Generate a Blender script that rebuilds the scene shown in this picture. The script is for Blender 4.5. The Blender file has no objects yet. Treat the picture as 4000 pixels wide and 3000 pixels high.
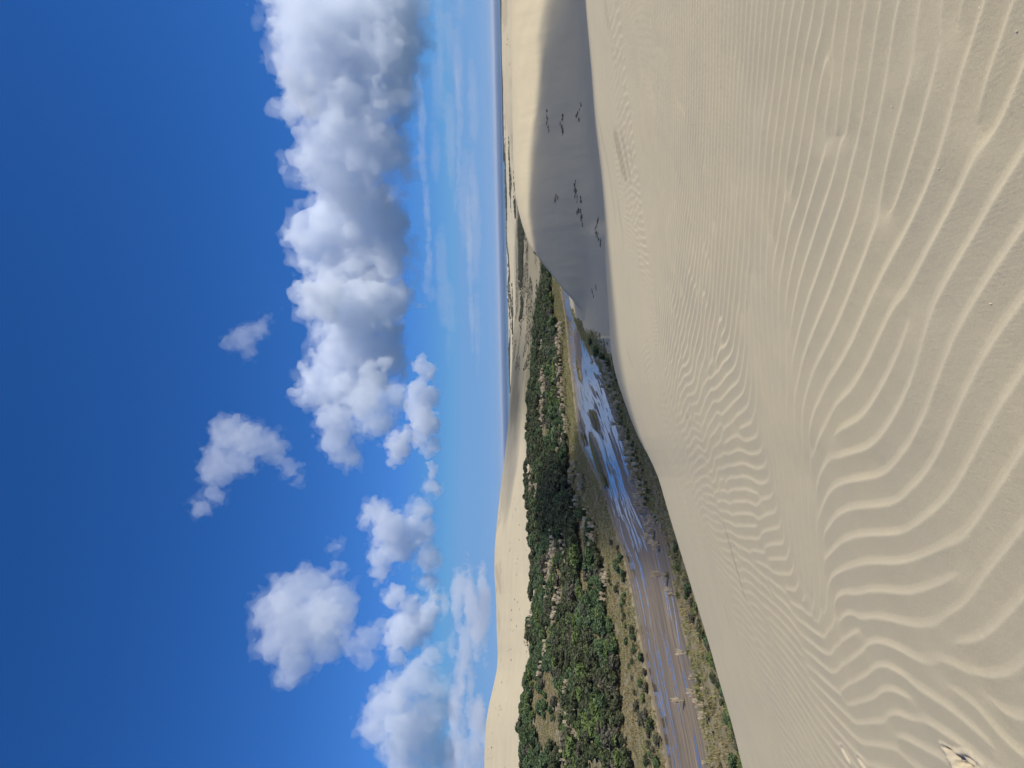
import bpy, bmesh, math, random
import numpy as np
from mathutils import Matrix, Vector

random.seed(7)
RNG = np.random.default_rng(11)
sc = bpy.context.scene
COL = sc.collection

# ------------------------------------------------------------------ camera
# The photograph was taken with the phone held upright and is stored on its side:
# scene "up" points to the left edge of the picture.
FPX = 2800.0                       # focal length in photograph pixels (4000 px long side)
PITCH = math.atan(43 / FPX)
ROLL = math.radians(1.3)
EYE = np.array([0.0, 0.0, 50.0])
F_ = np.array([0, math.cos(PITCH), -math.sin(PITCH)])
U0 = np.array([0, math.sin(PITCH), math.cos(PITCH)])
R0 = np.array([1.0, 0, 0])
R_ = math.cos(ROLL) * R0 - math.sin(ROLL) * U0
U_ = math.sin(ROLL) * R0 + math.cos(ROLL) * U0
cam_d = bpy.data.cameras.new('camera')
cam_d.sensor_fit = 'HORIZONTAL'
cam_d.angle = 2 * math.atan(2000 / FPX)
cam_d.clip_start = 0.05
cam_d.clip_end = 120000
cam = bpy.data.objects.new('camera', cam_d)
COL.objects.link(cam)
m3 = Matrix((tuple(-U_), tuple(R_), tuple(-F_))).transposed()
cam.matrix_world = Matrix.Translation(Vector(EYE)) @ m3.to_4x4()
sc.camera = cam

# ------------------------------------------------------------------ sky, sun, exposure
SUN_EL = math.radians(47)
SUN_AZ = math.radians(-22)          # math angle in the ground plane: to the right, a little behind
SUN_DIR = Vector((math.cos(SUN_EL) * math.cos(SUN_AZ), math.cos(SUN_EL) * math.sin(SUN_AZ), math.sin(SUN_EL)))
w = bpy.data.worlds.new('World')
sc.world = w
w.use_nodes = True
wn = w.node_tree
wn.nodes.clear()
sky = wn.nodes.new('ShaderNodeTexSky')
sky.sky_type = 'NISHITA'
sky.sun_disc = False
sky.sun_elevation = SUN_EL
sky.sun_rotation = math.pi / 2 - SUN_AZ
sky.altitude = 4000
sky.air_density = 1.0
sky.dust_density = 0.0
sky.ozone_density = 8.0
bg = wn.nodes.new('ShaderNodeBackground')
bg.inputs['Strength'].default_value = 0.075
out = wn.nodes.new('ShaderNodeOutputWorld')
tint = wn.nodes.new('ShaderNodeMix'); tint.data_type = 'RGBA'; tint.blend_type = 'MULTIPLY'
tint.inputs['Factor'].default_value = 1.0
tint.inputs[7].default_value = (.76, 1.10, 1.45, 1)      # clean maritime air, as the phone recorded it
wn.links.new(sky.outputs[0], tint.inputs[6])
# colour response of the phone's sky: deeper, cleaner blue overhead, unchanged near the horizon
sp = wn.nodes.new('ShaderNodeSeparateColor'); cb_ = wn.nodes.new('ShaderNodeCombineColor')
wn.links.new(tint.outputs[2], sp.inputs[0])
for ch, (x0, pw, gain, top) in enumerate(((1.63, 1.38, 1.06, 2.15), (4.19, .97, 1.05, 4.7), (9.84, .84, 1.09, 9.0))):
    dv = wn.nodes.new('ShaderNodeMath'); dv.operation = 'DIVIDE'; wn.links.new(sp.outputs[ch], dv.inputs[0]); dv.inputs[1].default_value = x0
    po = wn.nodes.new('ShaderNodeMath'); po.operation = 'POWER'; wn.links.new(dv.outputs[0], po.inputs[0]); po.inputs[1].default_value = pw
    mu = wn.nodes.new('ShaderNodeMath'); mu.operation = 'MULTIPLY'; wn.links.new(po.outputs[0], mu.inputs[0]); mu.inputs[1].default_value = x0 * gain
    mn = wn.nodes.new('ShaderNodeMath'); mn.operation = 'MINIMUM'; wn.links.new(mu.outputs[0], mn.inputs[0])
    mn.inputs[1].default_value = top
    wn.links.new(mn.outputs[0], cb_.inputs[ch])
wn.links.new(cb_.outputs[0], bg.inputs['Color'])
wn.links.new(bg.outputs[0], out.inputs['Surface'])
sun_d = bpy.data.lights.new('sun', 'SUN')
sun_d.energy = 4.9
sun_d.angle = math.radians(0.53)
sun_d.color = (1.0, 0.95, 0.87)
sun = bpy.data.objects.new('sun', sun_d)
COL.objects.link(sun)
sun.rotation_euler = SUN_DIR.to_track_quat('Z', 'Y').to_euler()
sun.location = SUN_DIR * 300
vs = sc.view_settings
vs.view_transform = 'Standard'
vs.look = 'None'
vs.exposure = 0.0
vs.gamma = 1.0
vs.use_curve_mapping = False
sc.render.engine = 'CYCLES'
cy = sc.cycles
cy.use_denoising = True
cy.denoiser = 'OPENIMAGEDENOISE'
cy.max_bounces = 14
cy.diffuse_bounces = 3
cy.glossy_bounces = 3
cy.transmission_bounces = 3
cy.transparent_max_bounces = 16
cy.volume_bounces = 12
cy.sample_clamp_indirect = 4.0
cy.use_adaptive_sampling = True
cy.adaptive_threshold = 0.02

# ------------------------------------------------------------------ helpers
def ray(x, y):
    u = 3000.0 - y
    return F_ + R_ * ((u - 1500) / FPX) - U_ * ((x - 2000) / FPX)

def at(x, y, Y):                     # landmark in the photo, put at its distance
    d = ray(x, y)
    return EYE + d * (Y / d[1])

def atz(x, y, z):
    d = ray(x, y)
    return EYE + d * ((z - 50.0) / d[2])

def tag(o, label=None, cat=None, group=None, kind=None):
    if label: o['label'] = label
    if cat: o['category'] = cat
    if group: o['group'] = group
    if kind: o['kind'] = kind
    return o

def link(name, data, parent=None):
    o = bpy.data.objects.new(name, data)
    COL.objects.link(o)
    if parent: o.parent = parent
    return o

def mesh_np(name, V, Fq, mat, smooth=False):
    """V (n,3); Fq (m,k) polygons all with k corners."""
    me = bpy.data.meshes.new(name)
    V = np.asarray(V, np.float32); Fq = np.asarray(Fq, np.int32)
    k = Fq.shape[1]
    me.vertices.add(len(V)); me.vertices.foreach_set('co', V.ravel())
    me.loops.add(Fq.size); me.loops.foreach_set('vertex_index', Fq.ravel())
    me.polygons.add(len(Fq))
    me.polygons.foreach_set('loop_start', np.arange(0, Fq.size, k, dtype=np.int32))
    me.polygons.foreach_set('loop_total', np.full(len(Fq), k, np.int32))
    if smooth:
        me.polygons.foreach_set('use_smooth', np.ones(len(Fq), bool))
    me.update(calc_edges=True)
    if mat: me.materials.append(mat)
    return me

def point_attr(me, name, arr, kind='FLOAT'):
    a = me.attributes.new(name, kind, 'POINT')
    arr = np.asarray(arr, np.float32)
    a.data.foreach_set('color' if kind == 'FLOAT_COLOR' else 'value', arr.ravel())

_LAT = np.random.default_rng(5).random((512, 512)).astype(np.float32)
def vnoise(x, y, seed=0):
    x = np.asarray(x, float) + seed * 17.31; y = np.asarray(y, float) + seed * 7.77
    xi = np.floor(x).astype(int); yi = np.floor(y).astype(int)
    fx = x - xi; fy = y - yi
    fx = fx * fx * fx * (fx * (fx * 6 - 15) + 10); fy = fy * fy * fy * (fy * (fy * 6 - 15) + 10)
    g = lambda a, b: _LAT[a % 512, b % 512]
    return (g(xi, yi) * (1 - fx) + g(xi + 1, yi) * fx) * (1 - fy) + (g(xi, yi + 1) * (1 - fx) + g(xi + 1, yi + 1) * fx) * fy

def fbm(x, y, oct=4, seed=0, gain=.5):
    s = 0; a = 1; n = 0
    for i in range(oct):
        s = s + a * vnoise(x * 2 ** i, y * 2 ** i, seed + i * 3); n += a; a *= gain
    return s / n * 2 - 1

def sstep(a, b, x):
    t = np.clip((np.asarray(x, float) - a) / (b - a), 0, 1)
    return t * t * (3 - 2 * t)

def smax(a, b, k):
    h = np.clip(.5 + .5 * (a - b) / k, 0, 1)
    return b * (1 - h) + a * h + k * h * (1 - h)

def smin(a, b, k):
    return -smax(-a, -b, k)

class NT:
    """tiny node-tree writer"""
    def __init__(s, nt): s.nt = nt; s.nt.nodes.clear()
    def n(s, t, **kw):
        nd = s.nt.nodes.new(t)
        for k, v in kw.items():
            if hasattr(nd, k) and not k.startswith('i_'): setattr(nd, k, v)
        return nd
    def set(s, sock, v):
        if hasattr(v, 'links'): s.nt.links.new(v, sock)
        elif v is not None: sock.default_value = v
    def math(s, op, a, b=None, c=None, clamp=False):
        nd = s.n('ShaderNodeMath', operation=op); nd.use_clamp = clamp
        for i, v in enumerate((a, b, c)):
            if v is not None: s.set(nd.inputs[i], v)
        return nd.outputs[0]
    def mix(s, f, a, b, blend='MIX'):
        nd = s.n('ShaderNodeMix', data_type='RGBA', blend_type=blend)
        s.set(nd.inputs['Factor'], f)
        s.set(nd.inputs[6], a if hasattr(a, 'links') else (*a, 1)); s.set(nd.inputs[7], b if hasattr(b, 'links') else (*b, 1))
        return nd.outputs[2]
    def noise(s, vec, scale, detail=4, rough=.5, dist=0, out=0):
        nd = s.n('ShaderNodeTexNoise')
        if vec is not None: s.set(nd.inputs['Vector'], vec)
        nd.inputs['Scale'].default_value = scale; nd.inputs['Detail'].default_value = detail
        nd.inputs['Roughness'].default_value = rough; nd.inputs['Distortion'].default_value = dist
        return nd.outputs[out]
    def ramp(s, f, a, b):
        nd = s.n('ShaderNodeMapRange', interpolation_type='SMOOTHSTEP')
        s.set(nd.inputs[0], f); nd.inputs[1].default_value = a; nd.inputs[2].default_value = b
        return nd.outputs[0]
    def attr(s, name, o=2):
        nd = s.n('ShaderNodeAttribute'); nd.attribute_name = name
        return nd.outputs[o]
    def vscale(s, vec, xyz):
        nd = s.n('ShaderNodeVectorMath', operation='MULTIPLY'); s.set(nd.inputs[0], vec); nd.inputs[1].default_value = xyz
        return nd.outputs[0]
    def bump(s, h, strength, dist, normal=None):
        nd = s.n('ShaderNodeBump'); s.set(nd.inputs['Height'], h)
        nd.inputs['Strength'].default_value = strength; nd.inputs['Distance'].default_value = dist
        if normal is not None: s.set(nd.inputs['Normal'], normal)
        return nd.outputs[0]

def material(name):
    m = bpy.data.materials.new(name); m.use_nodes = True
    t = NT(m.node_tree)
    o = t.n('ShaderNodeOutputMaterial')
    return m, t, o

# ------------------------------------------------------------------ landforms
def polar(pts):                       # [(x_px, y_px, Y)] -> azimuth, r, z sorted
    W = np.array([at(*q) for q in pts])
    a = np.arctan2(W[:, 0], W[:, 1]); r = np.hypot(W[:, 0], W[:, 1])
    i = np.argsort(a)
    return a[i], r[i], W[i, 2]

def smooth_interp(a, xa, ya):
    """interpolation along azimuth with rounded corners"""
    o = 0
    for d, wgt in ((-.018, .3), (0, .4), (.018, .3)):
        o = o + wgt * np.interp(a + d, xa, ya)
    return o

# foreground brow silhouette in the photograph
BROW = [(2283, 0), (2311, 290), (2325, 482), (2350, 675), (2362, 820), (2380, 1130), (2398, 1370), (2422, 1500), (2441, 1560), (2475, 1655),
        (2514, 1757), (2552, 1815), (2571, 1863), (2600, 1970), (2670, 2200), (2720, 2360), (2770, 2523), (2814, 2687), (2859, 2831), (2896, 2996)]
_b = np.array([ray(*q) for q in BROW])
_ba = np.arctan2(_b[:, 0], _b[:, 1]); _bm = -_b[:, 2] / np.hypot(_b[:, 0], _b[:, 1])
_i = np.argsort(_ba); _ba = _ba[_i]; _bm = _bm[_i]
_ba = np.concatenate([[-math.pi, -2.2, -1.2, -.75], _ba, [.8, 1.3, 2.2, math.pi]])
_bm = np.concatenate([[.12, .2, .32, .325], _bm, [.085, .05, .06, .12]])
GX, GY = .16, -.10
def h_fore(a, r):
    m = smooth_interp(a, _ba, _bm)
    s = GX * np.sin(a) + GY * np.cos(a)
    rb = 3.2 / np.clip(m + s, .06, .16)
    k = 1.6 / rb ** 2
    z = 50 - m * r - k * (r - rb) ** 2
    # beyond the brow the slope steepens to the slip face
    d = np.maximum(r - rb, 0)
    smx = .60 - m
    dd = smx / (2 * .012)
    z2 = 50 - m * r - np.where(d < dd, .012 * d ** 2, .012 * dd ** 2 + smx * (d - dd))
    return np.where(r < rb, z, z2)

def ridge(pts, left, right):
    a, r, z = polar(pts)
    a = np.concatenate([[a[0] - left[0]], a, [a[-1] + right[0]]])
    r = np.concatenate([[left[1]], r, [right[1]]]); z = np.concatenate([[left[2]], z, [right[2]]])
    return a, r, z

C_ = ridge([(2310, 1385, 248), (2290, 1350, 253), (2275, 1327, 256), (2248, 1293, 262), (2200, 1221, 268), (2137, 1134, 275), (2089, 1037, 282), (2050, 925, 290),
            (2022, 830, 296), (2007, 700, 302), (2004, 600, 306), (2001, 400, 312), (1997, 200, 318), (1992, 0, 324), (1988, -300, 332), (1984, -700, 340)],
           (.05, 240, 12), (.5, 345, 50))
D_ = ridge([(1955, -500, 655), (1959, 0, 660), (1959, 193, 665), (1964, 338, 670), (1974, 458, 675), (1986, 530, 680), (1998, 603, 690), (2013, 645, 695), (2035, 720, 700)],
           (.06, 700, 14), (.5, 640, 58))
E_ = ridge([(1894, 2996, 620), (1894, 2871, 640), (1909, 2747, 660), (1944, 2622, 690), (1947, 2548, 700), (1937, 2459, 720), (1942, 2374, 740),
            (1934, 2300, 760), (1930, 2200, 780), (1933, 2123, 800), (1945, 2003, 830), (1959, 1872, 880), (1969, 1810, 920), (1986, 1651, 1000),
            (1994, 1520, 1150), (1999, 1424, 1300), (2006, 1300, 1400)], (.5, 560, 92), (.08, 1500, 12))
CAN = 3.2
H_ = ridge([(2024, 2970, 300), (2016, 2822, 310), (2041, 2620, 330), (2060, 2400, 360), (2072, 2240, 380), (2046, 1950, 420), (2042, 1882, 430),
            (2054, 1690, 450), (2057, 1545, 470), (2072, 1400, 480), (2082, 1279, 490), (2092, 1158, 480), (2112, 1085, 470), (2135, 1000, 460)],
           (.5, 260, 52), (.1, 470, 19))
FAR = [(2616, 2996), (2576, 2836), (2531, 2648), (2506, 2498), (2481, 2374), (2456, 2225), (2407, 2060), (2374, 1954), (2330, 1850), (2268, 1733),
       (2248, 1593), (2243, 1511), (2224, 1409), (2220, 1330)]
NEAR = [(2770, 2996), (2735, 2772), (2690, 2548), (2645, 2324), (2630, 2225), (2595, 2085), (2514, 1955), (2456, 1844), (2441, 1747), (2403, 1641),
        (2379, 1559), (2359, 1492), (2330, 1424), (2280, 1350)]
ZW = 20.0
far_xy = np.array([[-190, 78], [-130, 104], [-98, 120]] + [list(atz(*q, ZW)[:2]) for q in FAR] + [[34, 330], [70, 372], [130, 430], [210, 520]], float)
near_xy = np.array([[-175, 50], [-118, 78], [-84, 95]] + [list(atz(*q, ZW)[:2]) for q in NEAR] + [[30, 300], [76, 345], [146, 405], [230, 500]], float)

def resample(P, n):
    d = np.concatenate([[0], np.cumsum(np.hypot(*np.diff(P, axis=0).T))])
    t = np.linspace(0, d[-1], n)
    Q = np.stack([np.interp(t, d, P[:, 0]), np.interp(t, d, P[:, 1])], 1)
    for _ in range(3):
        Q[1:-1] = .25 * Q[:-2] + .5 * Q[1:-1] + .25 * Q[2:]
    return Q
NS = 170
far_s, near_s = resample(far_xy, NS), resample(near_xy, NS)
cen_s = (far_s + near_s) / 2
wid_s = np.hypot(*(far_s - near_s).T)
tan_s = np.gradient(cen_s, axis=0); tan_s /= np.hypot(*tan_s.T)[:, None]
nor_s = np.stack([-tan_s[:, 1], tan_s[:, 0]], 1)       # towards the far bank
arc_s = np.concatenate([[0], np.cumsum(np.hypot(*np.diff(cen_s, axis=0).T))])

POLY = np.concatenate([near_s, far_s[::-1]])
def stream_exact(x, y):
    """signed distance to the stream outline (negative inside), along-stream coordinate and side (+ far bank)"""
    x = np.asarray(x, float); y = np.asarray(y, float); sh = x.shape
    x = x.ravel(); y = y.ravel()
    o = np.full(x.shape, 400.0); arc = np.zeros(x.shape); side = np.zeros(x.shape)
    near = np.where((x > -260) & (x < 300) & (y > 10) & (y < 620))[0]
    for c in range(0, len(near), 40000):
        idx = near[c:c + 40000]; px, py = x[idx], y[idx]
        best = np.full(len(idx), 1e9); ins = np.zeros(len(idx), bool)
        A = POLY; Bp = np.roll(POLY, -1, 0)
        for (ax, ay), (bx, by) in zip(A, Bp):
            ex, ey = bx - ax, by - ay
            t = np.clip(((px - ax) * ex + (py - ay) * ey) / (ex * ex + ey * ey + 1e-9), 0, 1)
            d = (px - ax - t * ex) ** 2 + (py - ay - t * ey) ** 2
            best = np.minimum(best, d)
            cr = ((ay > py) != (by > py)) & (px < ex * (py - ay) / (ey if abs(ey) > 1e-9 else 1e-9) + ax)
            ins ^= cr
        dd = np.sqrt(best); o[idx] = np.where(ins, -dd, dd)
        j = np.argmin((px[:, None] - cen_s[None, :, 0]) ** 2 + (py[:, None] - cen_s[None, :, 1]) ** 2, axis=1)
        side[idx] = (px - cen_s[j, 0]) * nor_s[j, 0] + (py - cen_s[j, 1]) * nor_s[j, 1]
        arc[idx] = arc_s[j] + (px - cen_s[j, 0]) * tan_s[j, 0] + (py - cen_s[j, 1]) * tan_s[j, 1]
    return o.reshape(sh), arc.reshape(sh), side.reshape(sh)

_sx = np.arange(-262, 302, 1.4); _sy = np.arange(8, 624, 1.4)
_SG = stream_exact(*np.meshgrid(_sx, _sy))
def stream_dist(x, y):
    x = np.asarray(x, float); y = np.asarray(y, float)
    inn = (x > -258) & (x < 296) & (y > 12) & (y < 616)
    fx = np.clip((x + 262) / 1.4, 0, len(_sx) - 1.001); fy = np.clip((y - 8) / 1.4, 0, len(_sy) - 1.001)
    ix = fx.astype(int); iy = fy.astype(int); tx = fx - ix; ty = fy - iy
    o = []
    for G in _SG:
        o.append((G[iy, ix] * (1 - tx) + G[iy, ix + 1] * tx) * (1 - ty) + (G[iy + 1, ix] * (1 - tx) + G[iy + 1, ix + 1] * tx) * ty)
    return np.where(inn, o[0], 400.0), np.where(inn, o[1], 0), np.where(inn, o[2], 0)

# islands and sand bars in the stream: centre px, half length along, half width, height above water
ISL = [((2262, 1445), 9, 1.6, .75), ((2322, 1640), 12, 2.4, .85), ((2338, 1800), 24, 2.6, .7), ((2284, 1715), 8, 1.3, .5)]
BAR = [((2322, 1560), 7, 1.0, .16), ((2403, 1740), 22, 1.6, .16), ((2540, 2110), 30, 1.8, .15), ((2600, 2420), 26, 1.6, .12), ((2665, 2720), 34, 1.6, .13), ((2272, 1660), 14, 1.5, .2),
       ((2255, 1345), 16, 9, .3), ((2500, 2600), 30, 1.2, .08), ((2560, 2880), 26, 1.0, .07)]

def stream_bed(x, y, arc, side):
    z = ZW + .022 - .07 * sstep(185, 265, arc) + .15 * fbm(arc / 30 + .05 * side, side / 1.9 + 1.9 * fbm(arc / 26, side / 7, 3, 25), 4, 21, .75) + (.05 + .09 * sstep(190, 250, arc)) * fbm(arc / 9 + .3 * side, side / .8 + 2 * fbm(arc / 12, side / 4, 2, 27), 3, 23)
    for lst in (ISL, BAR):
        for (px, hl, hw, hh) in lst:
            c = atz(*px, ZW)[:2]
            j = int(np.argmin(np.hypot(*(cen_s - c).T)))
            s0 = (c - cen_s[j]) @ nor_s[j]; a0 = arc_s[j]
            q = ((arc - a0) / hl) ** 2 + ((side - s0 + .5 * fbm(arc / 7, side * 0, 2, 5)) / hw) ** 2
            z = np.maximum(z, ZW + hh - (hh + .25) * sstep(.35, 1.15, q + .25 * fbm(arc / 3, side / 1.5, 2, 6)))
    return z

def terrain(x, y, want=False):
    x = np.asarray(x, float); y = np.asarray(y, float)
    a = np.arctan2(x, y); r = np.hypot(x, y)
    n1 = fbm(x / 70, y / 70, 4, 1); n2 = fbm(x / 18, y / 18, 3, 2)
    # coastal plain with low dunes
    far = sstep(500, 1200, r)
    base = np.interp(r, [0, 300, 700, 1500, 3000, 3850, 4100, 6000], [20.6, 20.6, 17, 12, 6.5, 2.0, -.6, -6]) + .35 * n2
    dn = np.maximum(fbm(x / 260, y / 420, 4, 9) + .12, 0)
    base = base + far * sstep(3900, 3300, r) * (dn * (4 + 7 * sstep(1200, 1700, r)) + 1.2 * n1)
    # long pale dune ridge and scrub rise on the plain
    z = base
    # left dune ridge E
    rc = smooth_interp(a, E_[0], E_[1]); zc = smooth_interp(a, E_[0], E_[2])
    d = rc - r
    rH = smooth_interp(a, H_[0], H_[1]); zH = smooth_interp(a, H_[0], H_[2]) - CAN
    foot_d = np.maximum(rc - rH - 25, 120)
    sl = np.maximum(zc - (zH - 1.0), 4) / (foot_d - 27)
    e = zc - np.where(d > 0, np.where(d < 55, sl * d * d / 110, sl * (d - 27.5)), np.where(d > -80, .0016 * d ** 2, .0016 * 6400 + .2 * (-d - 80)))
    e = np.where(d > foot_d + 20, e - .3 * (d - foot_d - 20), e)
    e = e + 1.2 * n1 * sstep(0, 80, d)
    z = smax(z, e, 3.0)
    # far right dune D
    rc = smooth_interp(a, D_[0], D_[1]); zc = smooth_interp(a, D_[0], D_[2]); d = rc - r
    e = zc - np.where(d > 0, np.where(d < 40, .0012 * d ** 2, 1.92 + .096 * (d - 40)), .0018 * d ** 2)
    z = smax(z, e, 2.0)
    # bush hill H
    rc = smooth_interp(a, H_[0], H_[1]); zc = smooth_interp(a, H_[0], H_[2]) - CAN
    d = rc - r
    t = np.clip(d / np.maximum(rc - np.interp(a, *FARPOL) - 30, 40), 0, 1.3)
    e = zc - (zc - 20.8) * (1.05 * t - .05 * t * t) - 5 * sstep(0, -60, d) + 1.6 * n1 * sstep(.02, .4, t) * sstep(1.1, .7, t)
    e = np.where(d < -60, zc - 5 - .12 * (-d - 60), e)
    hm = sstep(.30, .20, a)
    z = smax(z, np.where(a < .32, e, 0) * hm + (1 - hm) * 0, 1.5)
    # shaded dune C
    rc = smooth_interp(a, C_[0], C_[1]); zc = smooth_interp(a, C_[0], C_[2]); d = rc - r
    wdt = np.clip((zc - 20) / .27, 10, 90)
    sl = np.maximum(zc - 21, 0) / np.maximum(wdt - 12, 4)
    e = zc - np.where(d > 0, np.where(d < 24, sl * d * d / 48, sl * (d - 12)), np.where(d > -40, .0035 * d ** 2, .0035 * 1600 + .28 * (-d - 40)))
    e = e + (.7 * fbm(a * 9, r / 14, 3, 31) + .22 * fbm(a * 55 + r / 60, r / 40, 3, 32)) * sstep(6, 26, d)
    z = smax(z, e, 2.5)
    # hollow floor in front of it
    # foreground dune
    e = h_fore(a, r)
    e = e + .25 * fbm(x / 14, y / 14, 2, 41) * sstep(18, 45, r)
    z = smax(z, e, .8 + 2.2 * sstep(40, 90, r))
    # stream cut
    sd, arc, side = stream_dist(x, y)
    wob = .8 * fbm(arc / 6, side * 0, 3, 51)
    sdw = sd + wob
    bank = np.where(side > 0, .62 * sstep(-.1, .6, sdw) + .045 * np.maximum(sdw, 0), .35 * sstep(-.1, 2.5, sdw) + .05 * np.maximum(sdw, 0) + .012 * np.maximum(sdw - 4, 0) ** 2)
    bed = ZW - .6
    cut = ZW - .12 + bank
    zz = np.where(sd < 60, np.minimum(z, cut + .0 * sd + np.maximum(sd - 14, 0) * .5), z)
    ins = sstep(.6, -1.2, sdw)
    zz = np.where(sd < 2, zz * (1 - ins) + bed * ins, zz)
    if want:
        return zz, sd, arc, side, a, r
    return zz
def bank_edge(sd, arc):
    return sd + .8 * fbm(arc / 6, arc * 0, 3, 51)
_fp = np.array([[math.atan2(*q), math.hypot(*q)] for q in far_s]); _fp = _fp[np.argsort(_fp[:, 0])]
FARPOL = (_fp[:, 0], _fp[:, 1])

# ------------------------------------------------------------------ wind ripples (grown by repeated oriented band-pass filtering)
def grow_ripples(n=1024, size=18.0, x0=-9.0, y0=0.0):
    h = size / n
    xs = x0 + (np.arange(n) + .5) * h; ys = y0 + (np.arange(n) + .5) * h
    X, Y = np.meshgrid(xs, ys)
    S = [(1.4, 2.7, 140), (1.1, 2.25, 125), (1.1, 3.1, 128), (1.3, 3.5, 135), (1.0, 4.0, 115), (2.4, 5.0, 136), (1.0, 6.5, 134), (1.6, 4.0, 128), (.5, 3.0, 118),
         (.1, 3.6, 118), (-.25, 3.4, 118), (-.4, 4.0, 108), (-.2, 2.8, 124), (-.7, 3.5, 110), (-1.2, 4.7, 112), (-.7, 2.8, 126), (-1.1, 3.6, 112), (-1.3, 4.2, 108),
         (-.95, 2.95, 124), (-1.4, 3.9, 101), (-1.3, 3.1, 118), (-1.55, 4.2, 99), (-1.6, 3.2, 93), (-1.75, 4.2, 100), (-2.0, 4.7, 118), (-2.7, 7.0, 88), (-2.5, 6, 104),
         (-1.55, 7.2, 102), (-1.0, 7.3, 94), (-2.85, 6.6, 91), (-.6, 5.85, 168), (-1.4, 5.9, 165), (.2, 5.9, 152), (-2.1, 5.6, 140), (-.2, 7.5, 100), (1.2, 8, 120), (-3, 9, 92), (0, 10, 105), (4, 8, 135),
         (-4, 5, 92), (-3, 3, 92), (5, 3, 140), (3, 12, 125), (-5, 12, 92), (0, 16, 100)]
    cx = cy_ = ww = 0
    for (sx, sy, an) in S:
        g = 1 / ((X - sx) ** 2 + (Y - sy) ** 2 + .02) ** 2
        cx = cx + g * math.cos(2 * math.radians(an)); cy_ = cy_ + g * math.sin(2 * math.radians(an))
    th = .5 * np.arctan2(cy_, cx)
    th = np.where(th < 0, th + math.pi, th)
    th += math.radians(14) * fbm(X / .55, Y / .55, 2, 61) * (1 - .65 * sstep(.0, .9, X)) + math.radians(13) * fbm(X / .22, Y / .3, 2, 62) * sstep(6.2, 7.4, Y)
    lam = .172 - .04 * sstep(.6, 2.4, X) - .03 * sstep(3.6, 6, Y) + (.022 - .014 * sstep(0, 1, X)) * fbm(X / 1.3, Y / 1.3, 2, 63)
    k = np.fft.fftfreq(n, h)
    KX, KY = np.meshgrid(k, k)
    K = np.hypot(KX, KY) + 1e-9; KA = np.arctan2(KY, KX)
    angs = np.radians(np.arange(60, 200, 14)); lams = [.105, .14, .18]
    filt = []; wts = []
    for an in angs:
        na = an - math.pi / 2
        dth = np.angle(np.exp(1j * (KA - na)))
        wa = np.maximum(1 - np.abs(th - an) / math.radians(14), 0)
        for j, l0 in enumerate(lams):
            filt.append(np.exp(-(dth / .26) ** 2) * np.exp(-((K - 1 / l0) * l0 / .2) ** 2))
            lo = lams[j - 1] if j else 0; hi = lams[j + 1] if j < 2 else 9
            wl = np.clip(np.where(lam < l0, (lam - lo) / (l0 - lo) if j else 1, (hi - lam) / (hi - l0) if j < 2 else 1), 0, 1)
            wts.append((wa * wl).astype(np.float32))
    z = RNG.standard_normal((n, n)) + 1j * RNG.standard_normal((n, n))
    for it in range(8):
        ft = np.fft.fft2(z); acc = 0
        for fl, wt in zip(filt, wts):
            if wt.max() > 0: acc = acc + wt * np.fft.ifft2(ft * fl)
        amp = np.abs(acc) + 1e-12
        acc = acc / np.median(amp); amp = np.abs(acc)
        z = acc / amp * np.tanh(1.5 * amp)
    return z.real.astype(np.float32), z.imag.astype(np.float32), lam.astype(np.float32), x0, y0, h, n

RIP = grow_ripples()
def bilin(G, fx, fy):
    n = G.shape[0]
    ix = np.clip(np.floor(fx).astype(int), 0, n - 2); iy = np.clip(np.floor(fy).astype(int), 0, n - 2)
    tx = np.clip(fx - ix, 0, 1); ty = np.clip(fy - iy, 0, 1)
    return (G[iy, ix] * (1 - tx) + G[iy, ix + 1] * tx) * (1 - ty) + (G[iy + 1, ix] * (1 - tx) + G[iy + 1, ix + 1] * tx) * ty

def ripples(x, y):
    zr, zi, lam, x0, y0, h, n = RIP
    fx = (x - x0) / h - .5; fy = (y - y0) / h - .5
    inside = sstep(0, 40, np.minimum(np.minimum(fx, n - 1 - fx), np.minimum(fy, n - 1 - fy)))
    a_, b_ = bilin(zr, fx, fy), bilin(zi, fx, fy)
    A = np.minimum(np.hypot(a_, b_), 1) ** .7; s = (np.arctan2(b_, a_) / (2 * math.pi)) % 1.0
    k = .70
    prof = np.where(s < k, (s / k) ** 1.25, (np.clip(1 - (s - k) / (1 - k), 0, 1)) ** 1.45)
    prof = prof - .06 * np.exp(-((s - k) / .035) ** 2)              # crests are worn round
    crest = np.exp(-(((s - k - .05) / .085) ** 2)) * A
    r = np.hypot(x, y)
    amp = inside * (1 - .6 * sstep(8, 16, r)) * (.88 + .2 * sstep(-.4, .5, fbm(x / 2.2, y / 2.2, 2, 71))) * (1 + .65 * sstep(.0, 1.2, x))
    amp = amp * (1 - .35 * sstep(-1.5, -3.2, x) * sstep(3.0, 5.5, y)) * (1 - .45 * sstep(6.0, 6.8, y) * sstep(.5, -.5, x))
    return prof * A * bilin(lam, fx, fy) * .084 * amp, crest * amp

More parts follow.
